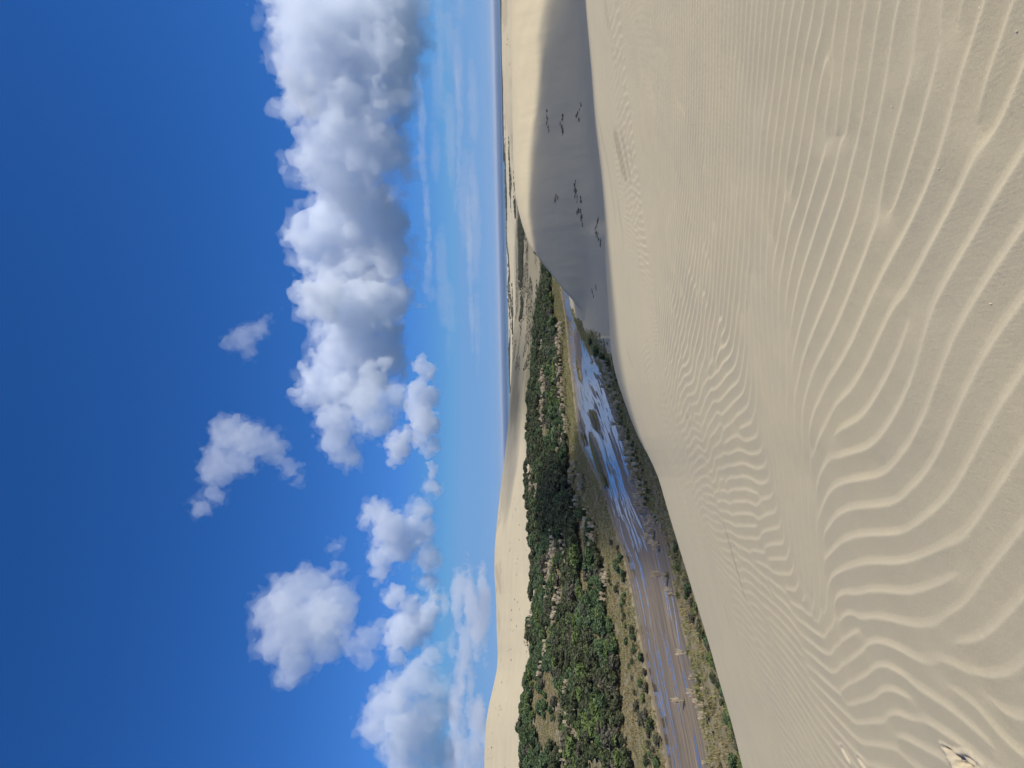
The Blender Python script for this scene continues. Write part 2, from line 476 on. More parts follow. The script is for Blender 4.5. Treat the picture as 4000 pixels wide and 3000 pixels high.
# ------------------------------------------------------------------ the ground sheet
rows = np.concatenate([np.geomspace(.12, 1.2, 12, endpoint=False), np.geomspace(1.2, 1.9, 26, endpoint=False), np.geomspace(1.9, 5, 330, endpoint=False), np.geomspace(5, 13, 270, endpoint=False), np.geomspace(13, 60, 150, endpoint=False),
                       np.geomspace(60, 600, 330, endpoint=False), np.geomspace(600, 5200, 110)])
fine = math.radians(32.5)
cols = np.concatenate([np.linspace(-math.pi, -math.radians(75), 22, endpoint=False), np.linspace(-math.radians(75), -fine, 44, endpoint=False),
                       np.linspace(-fine, fine, 780, endpoint=False), np.linspace(fine, math.radians(75), 44, endpoint=False), np.linspace(math.radians(75), math.pi, 22, endpoint=False)])
A, Rr = np.meshgrid(cols, rows)
X = Rr * np.sin(A); Y = Rr * np.cos(A)
n_near = int(np.searchsorted(rows, 13.0))
def coarse(rows_, cols_, fr, fc):
    """evaluate the smooth foreground on a thinned grid and fill in between"""
    ri = np.unique(np.append(np.arange(0, len(rows_), fr), len(rows_) - 1)); ci = np.unique(np.append(np.arange(0, len(cols_), fc), len(cols_) - 1))
    A_, R2 = np.meshgrid(cols_[ci], rows_[ri]); q = terrain(R2 * np.sin(A_), R2 * np.cos(A_))
    q = np.stack([np.interp(cols_, cols_[ci], v) for v in q])
    return np.stack([np.interp(rows_, rows_[ri], q[:, k]) for k in range(q.shape[1])], 1)
Z = np.empty_like(X); SD = np.full_like(X, 400.0); ARC = np.zeros_like(X); SIDE = np.zeros_like(X)
Z[:n_near] = coarse(rows[:n_near], cols, 4, 4)
Z[n_near:], SD[n_near:], ARC[n_near:], SIDE[n_near:], _, _ = terrain(X[n_near:], Y[n_near:], True)
n_rip = int(np.searchsorted(rows, 19.0))
rh = np.zeros_like(X); rc_ = np.zeros_like(X)
rh[:n_rip], rc_[:n_rip] = ripples(X[:n_rip], Y[:n_rip])
# footprints scuffed into the slope at the lower left
foot = np.zeros_like(Z); fresh = np.zeros_like(Z)
def fore_at(x, y):
    d = ray(x, y); t = -1.6 / (d[2] - GX * d[0] - GY * d[1]); return (EYE + d * t)[:2]
for (px, py, ln, wd, an, dep) in ((3745, 2975, .16, .035, 112, .030), (3700, 2945, .13, .022, 104, .018), (3770, 3030, .16, .05, 100, .036), (3255, 2945, .12, .03, 85, .016), (3330, 2990, .13, .03, 92, .016)):
    c = fore_at(px, py); ca, sa = math.cos(math.radians(an)), math.sin(math.radians(an))
    k0, k1 = np.searchsorted(rows, [np.hypot(*c) - .6, np.hypot(*c) + .6]); sl_ = slice(k0, k1)
    dx, dy = X[sl_] - c[0], Y[sl_] - c[1]
    l = dx * ca + dy * sa; q = -dx * sa + dy * ca
    nn = .5 * fbm(X[sl_] / .05, Y[sl_] / .05, 3, 81)
    e = (l / ln) ** 2 + (q / wd) ** 2 + nn
    rim = (l / (ln * 1.5)) ** 2 + ((q - wd * .3) / (wd * 2.2)) ** 2 + nn
    foot[sl_] += -dep * sstep(1.0, .2, e) + dep * .55 * (sstep(1.1, .5, rim) - sstep(1.3, .6, e) * .7)
    fresh[sl_] = np.maximum(fresh[sl_], sstep(1.25, .6, rim))
near = Rr < 25
Zr = Z + np.where(near, rh * (1 - .8 * fresh) + foot, 0)
Zr[:n_rip] += .004 * fbm(X[:n_rip] / .35, Y[:n_rip] / .35, 3, 91) * sstep(1, 2, Rr[:n_rip])
nr, nc = len(rows), len(cols)
V = np.stack([X, Y, Zr], -1).reshape(-1, 3)
V = np.concatenate([V, [[0, 0, float(Zr[0].mean())]]])
i = np.arange(nr - 1)[:, None] * nc; j = np.arange(nc)[None, :]; j2 = (j + 1) % nc
Q = np.stack([i + j, i + j2, i + nc + j2, i + nc + j], -1).reshape(-1, 4)[:, ::-1]
cap = np.stack([j[0], j2[0], np.full(nc, nr * nc), np.full(nc, nr * nc)], -1)

# ground cover masks (what the surface itself is)
h_rc = smooth_interp(A, H_[0], H_[1])
t_bush = (h_rc - Rr)
nz = fbm(X / 9, Y / 9, 3, 101)
SDW = np.where(SD < 399, bank_edge(SD, ARC), 400)
scrub = sstep(-6, 4, t_bush + 4 * nz) * sstep(-.1, .4, SDW) * (SIDE > 0) * sstep(.31, .27, A) * (SD < 399) * (Rr > 100)
scrub = np.maximum(scrub, (SIDE < 0) * sstep(.5, 2, SDW) * sstep(1, -5, SD + 6 * nz - np.interp(A, [-.1, .0, .06, .10, .14], [27, 22, 12, 3, -8])) * (SD < 399))
plain_n = fbm(X / 150, Y / 230, 4, 111)
zE = smooth_interp(A, E_[0], E_[1]); zD = smooth_interp(A, D_[0], D_[1])
def scrub_zone(a, r, pn, e, d):
    near_ = sstep(1500, 1250, r + 420 * pn) * sstep(-.08, .10, pn + .12 * fbm(r * np.sin(a) / 28, r * np.cos(a) / 60, 2, 13))
    far_ = sstep(.16, .3, pn) * sstep(3500, 3200, r)
    z_ = np.maximum(near_, far_) * ((r > e + 60) | (a + .06 * fbm(r * np.sin(a) / 45, r * np.cos(a) / 90, 3, 14) > .095)) * (r > 560)
    return z_ * np.where(a > .2, r > d + 70, True)
plain = scrub_zone(A, Rr, plain_n, zE, zD) * (Rr > smooth_interp(A, H_[0], H_[1]) + 25)
flats = sstep(20, 70, Rr - h_rc + 25 * nz) * sstep(1700, 1350, Rr + 500 * plain_n) * sstep(-.13, -.02, A + .05 * plain_n) * np.where(A > .2, sstep(60, 130, Rr - zD), 1)
plain = np.maximum(plain, flats * (.72 + .28 * sstep(-.2, .3, fbm(X / 40, Y / 80, 3, 115))))
wet = sstep(1.0, .3, SDW) * sstep(21.4, 21.0, Z) * (SD < 399)
patch = sstep(.12, .32, fbm(X / 16, Y / 45, 3, 121))
streak = patch * .75 * (sstep(90, 30, np.abs(Rr - zD + 25)) * (A > .2) + sstep(110, 40, np.abs(Rr - zE + 50)) * sstep(-.12, -.2, A) * sstep(-.36, -.3, A))
# elongated scour streaks of dark heavy-mineral sand on the slopes
def streaks(x1, y1, x2, y2, wd, st=1.0, Yd=None):
    p = fore_pt(x1, y1) if Yd is None else at(x1, y1, Yd)[:2]
    q = fore_pt(x2, y2) if Yd is None else at(x2, y2, Yd)[:2]
    d = q - p; L = np.hypot(*d); d = d / L
    l = (X - p[0]) * d[0] + (Y - p[1]) * d[1]; t = (X - p[0]) * -d[1] + (Y - p[1]) * d[0]
    w_ = wd * (np.sin(np.clip(l / L, 0, 1) * math.pi) ** .7) * (1 + .35 * fbm(l / (L / 7), t / wd, 2, 131)) + 1e-4
    return st * np.where((l > 0) & (l < L), sstep(1.0, .45, np.abs(t) / w_), 0)
def fore_pt(x, y):
    d = ray(x, y); rr = np.geomspace(2, 70, 400); hd = np.hypot(d[0], d[1])
    a0 = math.atan2(d[0], d[1]); zz = h_fore(np.full(400, a0), rr); ln = 50 + d[2] / hd * rr
    k = np.argmax(ln < zz); k = k if k else 399
    return np.array([math.sin(a0) * rr[k], math.cos(a0) * rr[k]])
for q in ((2398, 520, 2450, 700, .55, .8), (2425, 500, 2470, 730, .3, .6), (2330, 400, 2385, 690, .22, .7), (2372, 620, 2412, 900, .3, .55), (2404, 730, 2440, 960, .25, .5),
          (2455, 560, 2480, 680, .2, .4), (2358, 0, 2385, 110, .35, .4), (2820, 2015, 2920, 2360, .09, .8), (2830, 2360, 2870, 2520, .06, .6), (2680, 1615, 2695, 1650, .07, .5), (2450, 1360, 2475, 1440, .12, .5)):
    streak = np.maximum(streak, streaks(*q))
me = mesh_np('sand', V, np.concatenate([Q, cap[:0]]), None, True)
one = lambda a: np.append(a.reshape(-1), 0)
colr = np.stack([one(np.maximum(scrub, plain)), one(wet), one(np.maximum(streak, 0)), one(np.clip(rc_, 0, 1) * (1 - fresh))], -1)
point_attr(me, 'cover', colr, 'FLOAT_COLOR')
point_attr(me, 'fresh', one(fresh))

m_sand, t, o = material('dune_sand')
geo = t.n('ShaderNodeNewGeometry'); P = geo.outputs['Position']
cov = t.n('ShaderNodeAttribute'); cov.attribute_name = 'cover'
sep = t.n('ShaderNodeSeparateColor'); t.set(sep.inputs[0], cov.outputs['Color'])
crest = cov.outputs['Alpha']
n_big = t.noise(P, .05, 3); n_mid = t.noise(P, 1.1, 4); n_fine = t.noise(P, 190, 2, .7)
base = t.mix(t.ramp(n_big, .35, .65), (.525, .447, .284), (.56, .477, .300))
base = t.mix(t.math('MULTIPLY', t.ramp(n_mid, .35, .7), .3), base, (.45, .395, .285))
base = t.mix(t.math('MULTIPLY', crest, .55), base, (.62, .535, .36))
base = t.mix(t.attr('fresh'), base, (.535, .455, .31))
base = t.mix(t.math('MULTIPLY', t.ramp(n_fine, .3, .75), .38), base, (.32, .27, .20))
base = t.mix(t.math('MULTIPLY', sep.outputs[2], .55), base, (.27, .215, .14))
base = t.mix(sep.outputs[1], base, (.17, .122, .075))
lit = t.mix(t.ramp(t.noise(P, .35, 5), .35, .65), (.125, .115, .062), (.225, .19, .115))
base = t.mix(sep.outputs[0], base, lit)
bs = t.n('ShaderNodeBsdfPrincipled')
t.set(bs.inputs['Base Color'], base)
t.set(bs.inputs['Roughness'], t.math('SUBTRACT', .95, t.math('MULTIPLY', sep.outputs[1], .6)))
bs.inputs['Specular IOR Level'].default_value = .2
nb = t.bump(t.noise(P, 260, 3, .75), .6, .003)
nb = t.bump(t.noise(P, 38, 4, .6), .45, .005, nb)
nb = t.bump(t.noise(P, 6, 4, .55), .3, .012, nb)
t.set(bs.inputs['Normal'], nb)
t.nt.links.new(bs.outputs[0], o.inputs['Surface'])
me.materials.append(m_sand)
ground = link('sand_ground', me)
tag(ground, 'pale rippled dune sand falling away to the stream valley and the coast', None, None, 'structure')

# ------------------------------------------------------------------ stream
nb_, mb_ = 900, 150
ts = np.linspace(0, NS - 1, nb_); tb = np.linspace(-.05, 1.05, mb_)
lerp = lambda Aq: np.stack([np.interp(ts, np.arange(NS), Aq[:, k]) for k in range(Aq.shape[1])], 1)
nn_, ff_ = lerp(near_s), lerp(far_s); aa_ = np.interp(ts, np.arange(NS), arc_s); ww_ = np.interp(ts, np.arange(NS), wid_s)
BX = nn_[:, None, :] * (1 - tb[None, :, None]) + ff_[:, None, :] * tb[None, :, None]
BA = np.repeat(aa_[:, None], mb_, 1); BS = (tb[None, :] - .5) * ww_[:, None]
BZ = stream_bed(BX[..., 0], BX[..., 1], BA, BS)
edge = np.minimum(tb, 1 - tb)[None, :] * ww_[:, None]
BZ = BZ + .10 * sstep(2.2, 0, edge + .6 * fbm(BA / 5, BS / 2, 2, 33)) - .3 * sstep(0, -.6, edge)
V = np.concatenate([BX, BZ[..., None]], -1).reshape(-1, 3)
i = np.arange(nb_ - 1)[:, None] * mb_; j = np.arange(mb_ - 1)[None, :]
mbm = mesh_np('stream_bed', V, np.stack([i + j, i + j + mb_, i + j + mb_ + 1, i + j + 1], -1).reshape(-1, 4)[:, ::-1], None, True)
point_attr(mbm, 'flow', np.stack([BA, BS, np.zeros_like(BA), np.ones_like(BA)], -1).reshape(-1, 4), 'FLOAT_COLOR')
isl_top = sstep(ZW + .22, ZW + .5, BZ)
point_attr(mbm, 'turf', isl_top.ravel())
m_bed, t, o = material('wet_stream_sand')
fv = t.attr('flow', 0)
n1_ = t.noise(t.vscale(fv, (.03, .9, 1)), 1.0, 5, .65, .3); n2_ = t.noise(t.vscale(fv, (.10, 3.0, 1)), 1.0, 4, .6)
cb = t.mix(t.ramp(n1_, .36, .64), (.140, .112, .078), (.245, .188, .118))
cb = t.mix(t.math('MULTIPLY', t.ramp(n2_, .45, .7), .55), cb, (.12, .095, .065))
cb = t.mix(t.attr('turf'), cb, (.10, .085, .05))
bs = t.n('ShaderNodeBsdfPrincipled'); t.set(bs.inputs['Base Color'], cb)
t.set(bs.inputs['Roughness'], t.math('ADD', .42, t.math('MULTIPLY', n2_, .3)))
bs.inputs['Specular IOR Level'].default_value = .22
t.set(bs.inputs['Normal'], t.bump(t.noise(t.vscale(fv, (.5, 3.5, 1)), 1.0, 4, .6), .5, .03))
t.nt.links.new(bs.outputs[0], o.inputs['Surface'])
mbm.materials.append(m_bed)
tag(link('stream_bed', mbm), 'wet brown sand bars and streaks of the stream bed', None, None, 'structure')
nt_ = 24
tt = np.linspace(-.03, 1.03, nt_)
SV = near_s[:, None, :] * (1 - tt[None, :, None]) + far_s[:, None, :] * tt[None, :, None]
V = np.concatenate([SV, np.full((NS, nt_, 1), ZW)], -1).reshape(-1, 3)
i = np.arange(NS - 1)[:, None] * nt_; j = np.arange(nt_ - 1)[None, :]
Q = np.stack([i + j, i + j + nt_, i + j + nt_ + 1, i + j + 1], -1).reshape(-1, 4)[:, ::-1]
mw = mesh_np('stream', V, Q, None, True)
fl = np.stack([np.repeat(arc_s[:, None], nt_, 1), (tt[None, :] - .5) * wid_s[:, None], np.zeros((NS, nt_)), np.ones((NS, nt_))], -1).reshape(-1, 4)
point_attr(mw, 'flow', fl, 'FLOAT_COLOR')
m_wat, t, o = material('stream_water')
fv = t.attr('flow', 0)
v1 = t.vscale(fv, (.35, 1.6, 1)); v2 = t.vscale(fv, (1.1, 2.6, 1))
nb = t.bump(t.noise(v1, 1.0, 4, .6, .6), .25, .06)
nb = t.bump(t.noise(v2, 1.6, 3, .6), .25, .03, nb)
gl = t.n('ShaderNodeBsdfGlossy'); gl.inputs['Roughness'].default_value = .12; gl.inputs['Color'].default_value = (.95, .93, .88, 1)
t.set(gl.inputs['Normal'], nb)
tr = t.n('ShaderNodeBsdfTransparent'); tr.inputs['Color'].default_value = (.80, .76, .68, 1)
fr = t.n('ShaderNodeFresnel'); fr.inputs['IOR'].default_value = 1.33; t.set(fr.inputs['Normal'], nb)
silt = t.n('ShaderNodeBsdfDiffuse'); silt.inputs['Color'].default_value = (.27, .225, .165, 1)
ms_ = t.n('ShaderNodeMixShader'); ms_.inputs[0].default_value = .42
t.nt.links.new(tr.outputs[0], ms_.inputs[1]); t.nt.links.new(silt.outputs[0], ms_.inputs[2])
mx = t.n('ShaderNodeMixShader')
t.set(mx.inputs[0], t.math('ADD', t.math('MULTIPLY', fr.outputs[0], .6), .01, clamp=True))
t.nt.links.new(ms_.outputs[0], mx.inputs[1]); t.nt.links.new(gl.outputs[0], mx.inputs[2])
t.nt.links.new(mx.outputs[0], o.inputs['Surface'])
mw.materials.append(m_wat)
stream = link('stream_water', mw)
tag(stream, 'shallow braided stream reflecting the sky in the valley', None, None, 'structure')

# ------------------------------------------------------------------ sea
xs = np.linspace(-30000, 30000, 61); ys = np.geomspace(3300, 42000, 50)
XX, YY = np.meshgrid(xs, ys)
V = np.stack([XX, YY, np.zeros_like(XX)], -1).reshape(-1, 3)
i = np.arange(49)[:, None] * 61; j = np.arange(60)[None, :]
Q = np.stack([i + j, i + j + 1, i + j + 62, i + j + 61], -1).reshape(-1, 4)
ms = mesh_np('sea', V, Q, None, True)
m_sea, t, o = material('sea_water')
P = t.n('ShaderNodeNewGeometry').outputs['Position']
sx = t.n('ShaderNodeSeparateXYZ'); t.set(sx.inputs[0], P)
near_f = t.math('SUBTRACT', 1.0, t.ramp(sx.outputs[1], 3800, 7500))
colw = t.mix(near_f, (.030, .075, .135), (.075, .17, .21))
foam_n = t.noise(t.vscale(P, (.0016, .010, 1)), 1.0, 4, .55)
zone = t.math('SUBTRACT', 1.0, t.ramp(sx.outputs[1], 3950, 4300))
foam = t.math('MULTIPLY', t.ramp(foam_n, .54, .62), zone)
colw = t.mix(foam, colw, (.8, .82, .84))
bs = t.n('ShaderNodeBsdfPrincipled'); t.set(bs.inputs['Base Color'], colw)
bs.inputs['Roughness'].default_value = .35
bs.inputs['Specular IOR Level'].default_value = .25
t.set(bs.inputs['Normal'], t.bump(t.noise(t.vscale(P, (.01, .03, 1)), 1.0, 5, .65), .8, 6.0))
t.nt.links.new(bs.outputs[0], o.inputs['Surface'])
ms.materials.append(m_sea)
sea = link('sea', ms)
tag(sea, 'blue band of sea along the horizon beyond the dunes', None, None, 'structure')
# ------------------------------------------------------------------ vegetation
def leaf_material(name, c1, c2, c3, trans=.25, rough=.6):
    m, t, o = material(name)
    oi = t.n('ShaderNodeObjectInfo')
    v = t.attr('tone')
    col = t.mix(v, c1, c2)
    col = t.mix(t.math('MULTIPLY', oi.outputs['Random'], .6), col, c3)
    d = t.n('ShaderNodeBsdfPrincipled'); t.set(d.inputs['Base Color'], col)
    d.inputs['Roughness'].default_value = rough; d.inputs['Specular IOR Level'].default_value = .25
    tr = t.n('ShaderNodeBsdfTranslucent'); t.set(tr.inputs['Color'], col)
    mx = t.n('ShaderNodeMixShader'); mx.inputs[0].default_value = trans
    t.nt.links.new(d.outputs[0], mx.inputs[1]); t.nt.links.new(tr.outputs[0], mx.inputs[2])
    t.nt.links.new(mx.outputs[0], o.inputs['Surface'])
    return m
M_DARK = leaf_material('dark_manuka_leaf', (.046, .062, .028), (.108, .138, .054), (.125, .125, .066))
M_MID = leaf_material('green_shrub_leaf', (.062, .102, .040), (.135, .205, .074), (.120, .165, .088))
M_LIME = leaf_material('bright_shrub_leaf', (.095, .138, .042), (.195, .248, .076), (.160, .210, .068))
M_GREY = leaf_material('grey_scrub_leaf', (.090, .094, .060), (.175, .168, .112), (.14, .12, .085))
M_BLADE = leaf_material('toetoe_blade', (.075, .105, .035), (.18, .205, .075), (.20, .195, .085), .2)
M_PLUME = leaf_material('toetoe_plume', (.64, .55, .40), (.90, .82, .64), (.78, .66, .48), .25, .9)
M_MARRAM = leaf_material('marram_blade', (.09, .088, .05), (.19, .175, .11), (.15, .14, .09), .2)
M_GRASS = leaf_material('bank_grass_blade', (.16, .175, .05), (.43, .40, .16), (.34, .30, .125), .25)
M_DRY = leaf_material('dry_grass_blade', (.25, .205, .095), (.47, .39, .19), (.36, .28, .13), .25)
m_bark, t, o = material('shrub_bark')
bs = t.n('ShaderNodeBsdfPrincipled'); bs.inputs['Roughness'].default_value = .9
t.set(bs.inputs['Base Color'], t.mix(t.noise(t.n('ShaderNodeTexCoord').outputs['Object'], 9, 4), (.07, .055, .04), (.17, .14, .11)))
t.nt.links.new(bs.outputs[0], o.inputs['Surface'])

def quads_mesh(name, C, Nn, S, tone, mat, aspect=1.0, rng=RNG):
    """leaf-spray faces: centres C, normals Nn, sizes S"""
    n = len(C)
    up = rng.standard_normal((n, 3))
    T = np.cross(Nn, up); T /= np.linalg.norm(T, axis=1)[:, None] + 1e-9
    B = np.cross(Nn, T)
    T = T * S[:, None]; B = B * S[:, None] * aspect
    bend = Nn * S[:, None] * .35
    V = np.stack([C - T - B - bend, C + T * 1.1 - B * .6, C + T + B - bend, C - T * .7 + B * 1.1], 1).reshape(-1, 3)
    me = mesh_np(name, V, np.arange(4 * n).reshape(-1, 4), mat)
    point_attr(me, 'tone', np.repeat(tone, 4))
    return me

def crown_mesh(seed, n, leaf, mat, shape=(1, 1, .85), lobes=7, tuft=.5):
    """a shrub of unit height: leaf sprays over overlapping lobes, with gaps between"""
    rg = np.random.default_rng(seed)
    Ls = []
    for k in range(lobes):
        a = rg.uniform(0, 2 * math.pi); q = rg.uniform(.05, .36)
        Ls.append((q * math.cos(a), q * math.sin(a), rg.uniform(.34, .74) - q * .35, rg.uniform(.18, .30)))
    Ls.append((0, 0, .5, .30))
    C, N = [], []
    while len(C) < n:
        l = Ls[rg.integers(len(Ls))]
        v = rg.standard_normal(3); v /= np.linalg.norm(v)
        if v[2] < -.55: continue
        rr = l[3] * rg.uniform(.72, 1.08)
        p = np.array(l[:3]) + v * rr * np.array(shape)
        if p[2] < .04: continue
        ins = any(np.linalg.norm((p - np.array(q[:3])) / np.array(shape)) < q[3] * .72 for q in Ls if q is not l)
        if ins: continue
        C.append(p); N.append(v * .75 + rg.standard_normal(3) * .45 + np.array([0, 0, .25]))
    C = np.array(C); N = np.array(N); N /= np.linalg.norm(N, axis=1)[:, None]
    tone = np.clip(rg.normal(.45, .28, n), 0, 1)
    return quads_mesh('crown', C, N, leaf * rg.uniform(.6, 1.3, n), tone, mat, .8, rg)

def tube(P, Rr, k=6):
    P = np.asarray(P, float); V = []; Fq = []
    for i, (p, r) in enumerate(zip(P, Rr)):
        for j in range(k):
            a = 2 * math.pi * j / k
            V.append(p + np.array([math.cos(a) * r, math.sin(a) * r, 0]))
    for i in range(len(P) - 1):
        for j in range(k):
            Fq.append((i * k + j, i * k + (j + 1) % k, (i + 1) * k + (j + 1) % k, (i + 1) * k + j))
    return V, Fq
def trunk_mesh(seed):
    rg = np.random.default_rng(seed); V = []; Fq = []
    def add(P, R):
        v, q = tube(P, R); b = len(V); V.extend(v); Fq.extend([tuple(x + b for x in f) for f in q])
    l = rg.uniform(-.05, .05, 2)
    add([(0, 0, -.08), (l[0] * .5, l[1] * .5, .15), (l[0], l[1], .34), (l[0] * 1.5, l[1], .55)], [.035, .028, .022, .01])
    for k in range(4):
        a = rg.uniform(0, 6.28); q = rg.uniform(.15, .28); z0 = rg.uniform(.12, .3)
        add([(l[0] * .6, l[1] * .6, z0), (q * .5 * math.cos(a), q * .5 * math.sin(a), z0 + .14), (q * math.cos(a), q * math.sin(a), z0 + .34)], [.018, .013, .006])
    return mesh_np('trunk', V, Fq, m_bark, True)

def blades_mesh(name, rg, n, h, spread, width, mat, droop=.5, base=.12, seg=3):
    """arching grass blades, unit in metres"""
    V = []; Fq = []; tone = []
    for i in range(n):
        a = rg.uniform(0, 6.283); sp = spread * rg.uniform(.25, 1.0); hh = h * rg.uniform(.6, 1.05); b = base * math.sqrt(rg.uniform())
        ba = rg.uniform(0, 6.283); w_ = width * rg.uniform(.6, 1.2)
        o0 = np.array([b * math.cos(ba), b * math.sin(ba), 0]); d = np.array([math.cos(a), math.sin(a), 0]); sd_ = np.array([-d[1], d[0], 0])
        tn = float(np.clip(rg.normal(.45, .3), 0, 1)); s0 = len(V)
        for k in range(seg + 1):
            q = k / seg
            p = o0 + d * sp * q ** 1.6 + np.array([0, 0, hh * (q - droop * q ** 3)])
            ww = w_ * (1 - q) ** .7 + .002
            V += [p - sd_ * ww, p + sd_ * ww]; tone += [tn, tn]
        for k in range(seg):
            Fq.append((s0 + 2 * k, s0 + 2 * k + 1, s0 + 2 * k + 3, s0 + 2 * k + 2))
    me = mesh_np(name, V, Fq, mat); point_attr(me, 'tone', tone)
    return me

def plumes_mesh(rg, n, h):
    V = []; Fq = []; tone = []
    for i in range(n):
        a = rg.uniform(0, 6.283); sp = rg.uniform(.05, .5); hh = h * rg.uniform(.75, 1.1)
        d = np.array([math.cos(a), math.sin(a), 0]) * sp
        tip = np.array([d[0], d[1], hh]); mid = np.array([d[0] * .75, d[1] * .75, hh * .66])
        # stalk
        s0 = len(V); sd_ = np.array([-math.sin(a), math.cos(a), 0]) * .018
        V += [np.array([d[0] * .1, d[1] * .1, .3]) - sd_, np.array([d[0] * .1, d[1] * .1, .3]) + sd_, mid + sd_, mid - sd_]; Fq.append((s0, s0 + 1, s0 + 2, s0 + 3)); tone += [.1] * 4
        wv = np.array([.25, -.12, -.05]) * rg.uniform(.3, 1.0)
        tn = float(np.clip(rg.normal(.55, .25), 0, 1))
        for ang in (0, 1.05, 2.1):
            sd_ = np.array([math.cos(ang), math.sin(ang), 0])
            s0 = len(V); prof = [(0, .03), (.25, .13), (.6, .12), (1, .015)]
            for q, ww in prof:
                p = mid + (tip - mid) * q * 1.15 + wv * q * q
                V += [p - sd_ * ww, p + sd_ * ww]; tone += [tn, tn]
            for k in range(3): Fq.append((s0 + 2 * k, s0 + 2 * k + 1, s0 + 2 * k + 3, s0 + 2 * k + 2))
    me = mesh_np('flower_plumes', V, Fq, M_PLUME); point_attr(me, 'tone', tone)
    return me

def fern_mesh(rg, n=13, L=1.9):
    V = []; Fq = []; tone = []
    for i in range(n):
        a = 6.283 * i / n + rg.uniform(-.2, .2); el = rg.uniform(.15, .55); ll = L * rg.uniform(.8, 1.1)
        d = np.array([math.cos(a), math.sin(a), 0]); sd_ = np.array([-d[1], d[0], 0]); s0 = len(V)
        for k in range(7):
            q = k / 6
            p = d * ll * q * math.cos(el) + np.array([0, 0, ll * (math.sin(el) + .35) * q - ll * .62 * q * q])
            ww = .36 * math.sin(math.pi * (q * .86 + .12)) + .01
            V += [p - sd_ * ww + np.array([0, 0, -.08 * ww]), p, p + sd_ * ww + np.array([0, 0, -.08 * ww])]; tone += [.5, .9, .5]
        for k in range(6):
            b = s0 + 3 * k; Fq += [(b, b + 1, b + 4, b + 3), (b + 1, b + 2, b + 5, b + 4)]
    me = mesh_np('fronds', V, Fq, M_LIME); point_attr(me, 'tone', tone)
    return me

# ---- where things stand
def hits(px):
    px = np.asarray(px, float)
    D = np.array([ray(*q) for q in px]); hd = np.hypot(D[:, 0], D[:, 1])
    rr = np.geomspace(55, 1400, 900)
    Xh = D[:, :1] / hd[:, None] * rr; Yh = D[:, 1:2] / hd[:, None] * rr
    Zt = terrain(Xh, Yh); Zl = 50 + (D[:, 2] / hd)[:, None] * rr
    k = np.argmax(Zl < Zt, axis=1)
    ii = np.arange(len(px))
    return np.stack([Xh[ii, k], Yh[ii, k], Zt[ii, k]], 1)

def visible_span(x, y):
    return np.abs(np.arctan2(x, y)) < .53

PROTO = []      # (kind, crown mesh)
for s_ in range(3): PROTO.append(('dark', crown_mesh(100 + s_, 560, .075, M_DARK)))
for s_ in range(3): PROTO.append(('mid', crown_mesh(200 + s_, 520, .080, M_MID, (1.05, 1.05, .8))))
for s_ in range(2): PROTO.append(('lime', crown_mesh(300 + s_, 420, .090, M_LIME, (1.1, 1.1, .75))))
for s_ in range(2): PROTO.append(('grey', crown_mesh(400 + s_, 330, .085, M_GREY, (1.1, 1.1, .7))))
TRUNKS = [trunk_mesh(s_) for s_ in range(3)]
KI = {k: [i for i, p in enumerate(PROTO) if p[0] == k] for k in ('dark', 'mid', 'lime', 'grey')}

# bush on the hillside across the stream
def dart(n, x0, x1, y0, y1, accept, rad, seed):
    rg = np.random.default_rng(seed)
    P = np.stack([rg.uniform(x0, x1, n), rg.uniform(y0, y1, n)], 1)
    P = P[accept(P[:, 0], P[:, 1])]
    cell = {}; keep = []
    for i, (x, y) in enumerate(P):
        r = rad(x, y); cx, cyy = int(x // 4), int(y // 4); ok = True
        for a in (-1, 0, 1):
            for b in (-1, 0, 1):
                for (qx, qy) in cell.get((cx + a, cyy + b), ()):
                    if (qx - x) ** 2 + (qy - y) ** 2 < r * r: ok = False; break
                if not ok: break
            if not ok: break
        if ok: cell.setdefault((cx, cyy), []).append((x, y)); keep.append(i)
    return P[keep]

def bush_accept(x, y):
    a = np.arctan2(x, y); r = np.hypot(x, y)
    rc = smooth_interp(a, H_[0], H_[1])
    sd, arc, side = stream_dist(x, y)
    frontw = np.interp(a, [-.6, -.45, -.3, -.2, -.1, 0, .1], [26, 28, 22, 14, 24, 26, 18]) + 6 * fbm(x / 12, y / 12, 2, 141)
    gap = fbm(x / 13, y / 17, 3, 145)
    return (gap < .24) & (a > -.62) & (a < .27) & (r < rc + 8) & (side > 0) & (sd > frontw) & (sd < 399)
# clearings of toetoe in the bush, as photograph landmarks (centre, radius in metres, clumps)
TOE = [((2158, 2250), 11, 20), ((2188, 2364), 7, 10), ((2093, 2389), 7, 10), ((2069, 2478), 6, 7), ((2208, 2334), 5, 6), ((2180, 2430), 4, 6), ((2150, 2520), 4, 6), ((2128, 2608), 4, 5),
       ((2233, 2682), 3, 4), ((2238, 2822), 3, 4), ((2262, 2861), 4, 5), ((2218, 2921), 6, 9), ((2208, 2772), 3, 3), ((2267, 2752), 2, 2), ((2372, 2334), 2, 3), ((2387, 2245), 3, 5),
       ((2133, 1443), 9, 12), ((2133, 1530), 9, 12), ((2133, 1610), 8, 10), ((2128, 1375), 8, 10), ((2099, 1254), 7, 7), ((2089, 1882), 9, 9), ((2110, 1900), 6, 5), ((2176, 2099), 8, 12), ((2219, 2099), 7, 10),
       ((2176, 2152), 8, 12), ((2234, 2147), 7, 10), ((2200, 1872), 5, 6), ((2248, 1848), 5, 6), ((2282, 1892), 4, 6), ((2258, 1993), 7, 10), ((2301, 2041), 5, 7), ((2180, 1700), 4, 4), ((2330, 2075), 4, 6), ((2195, 1765), 5, 6)]
toe_c = hits([q[0] for q in TOE])
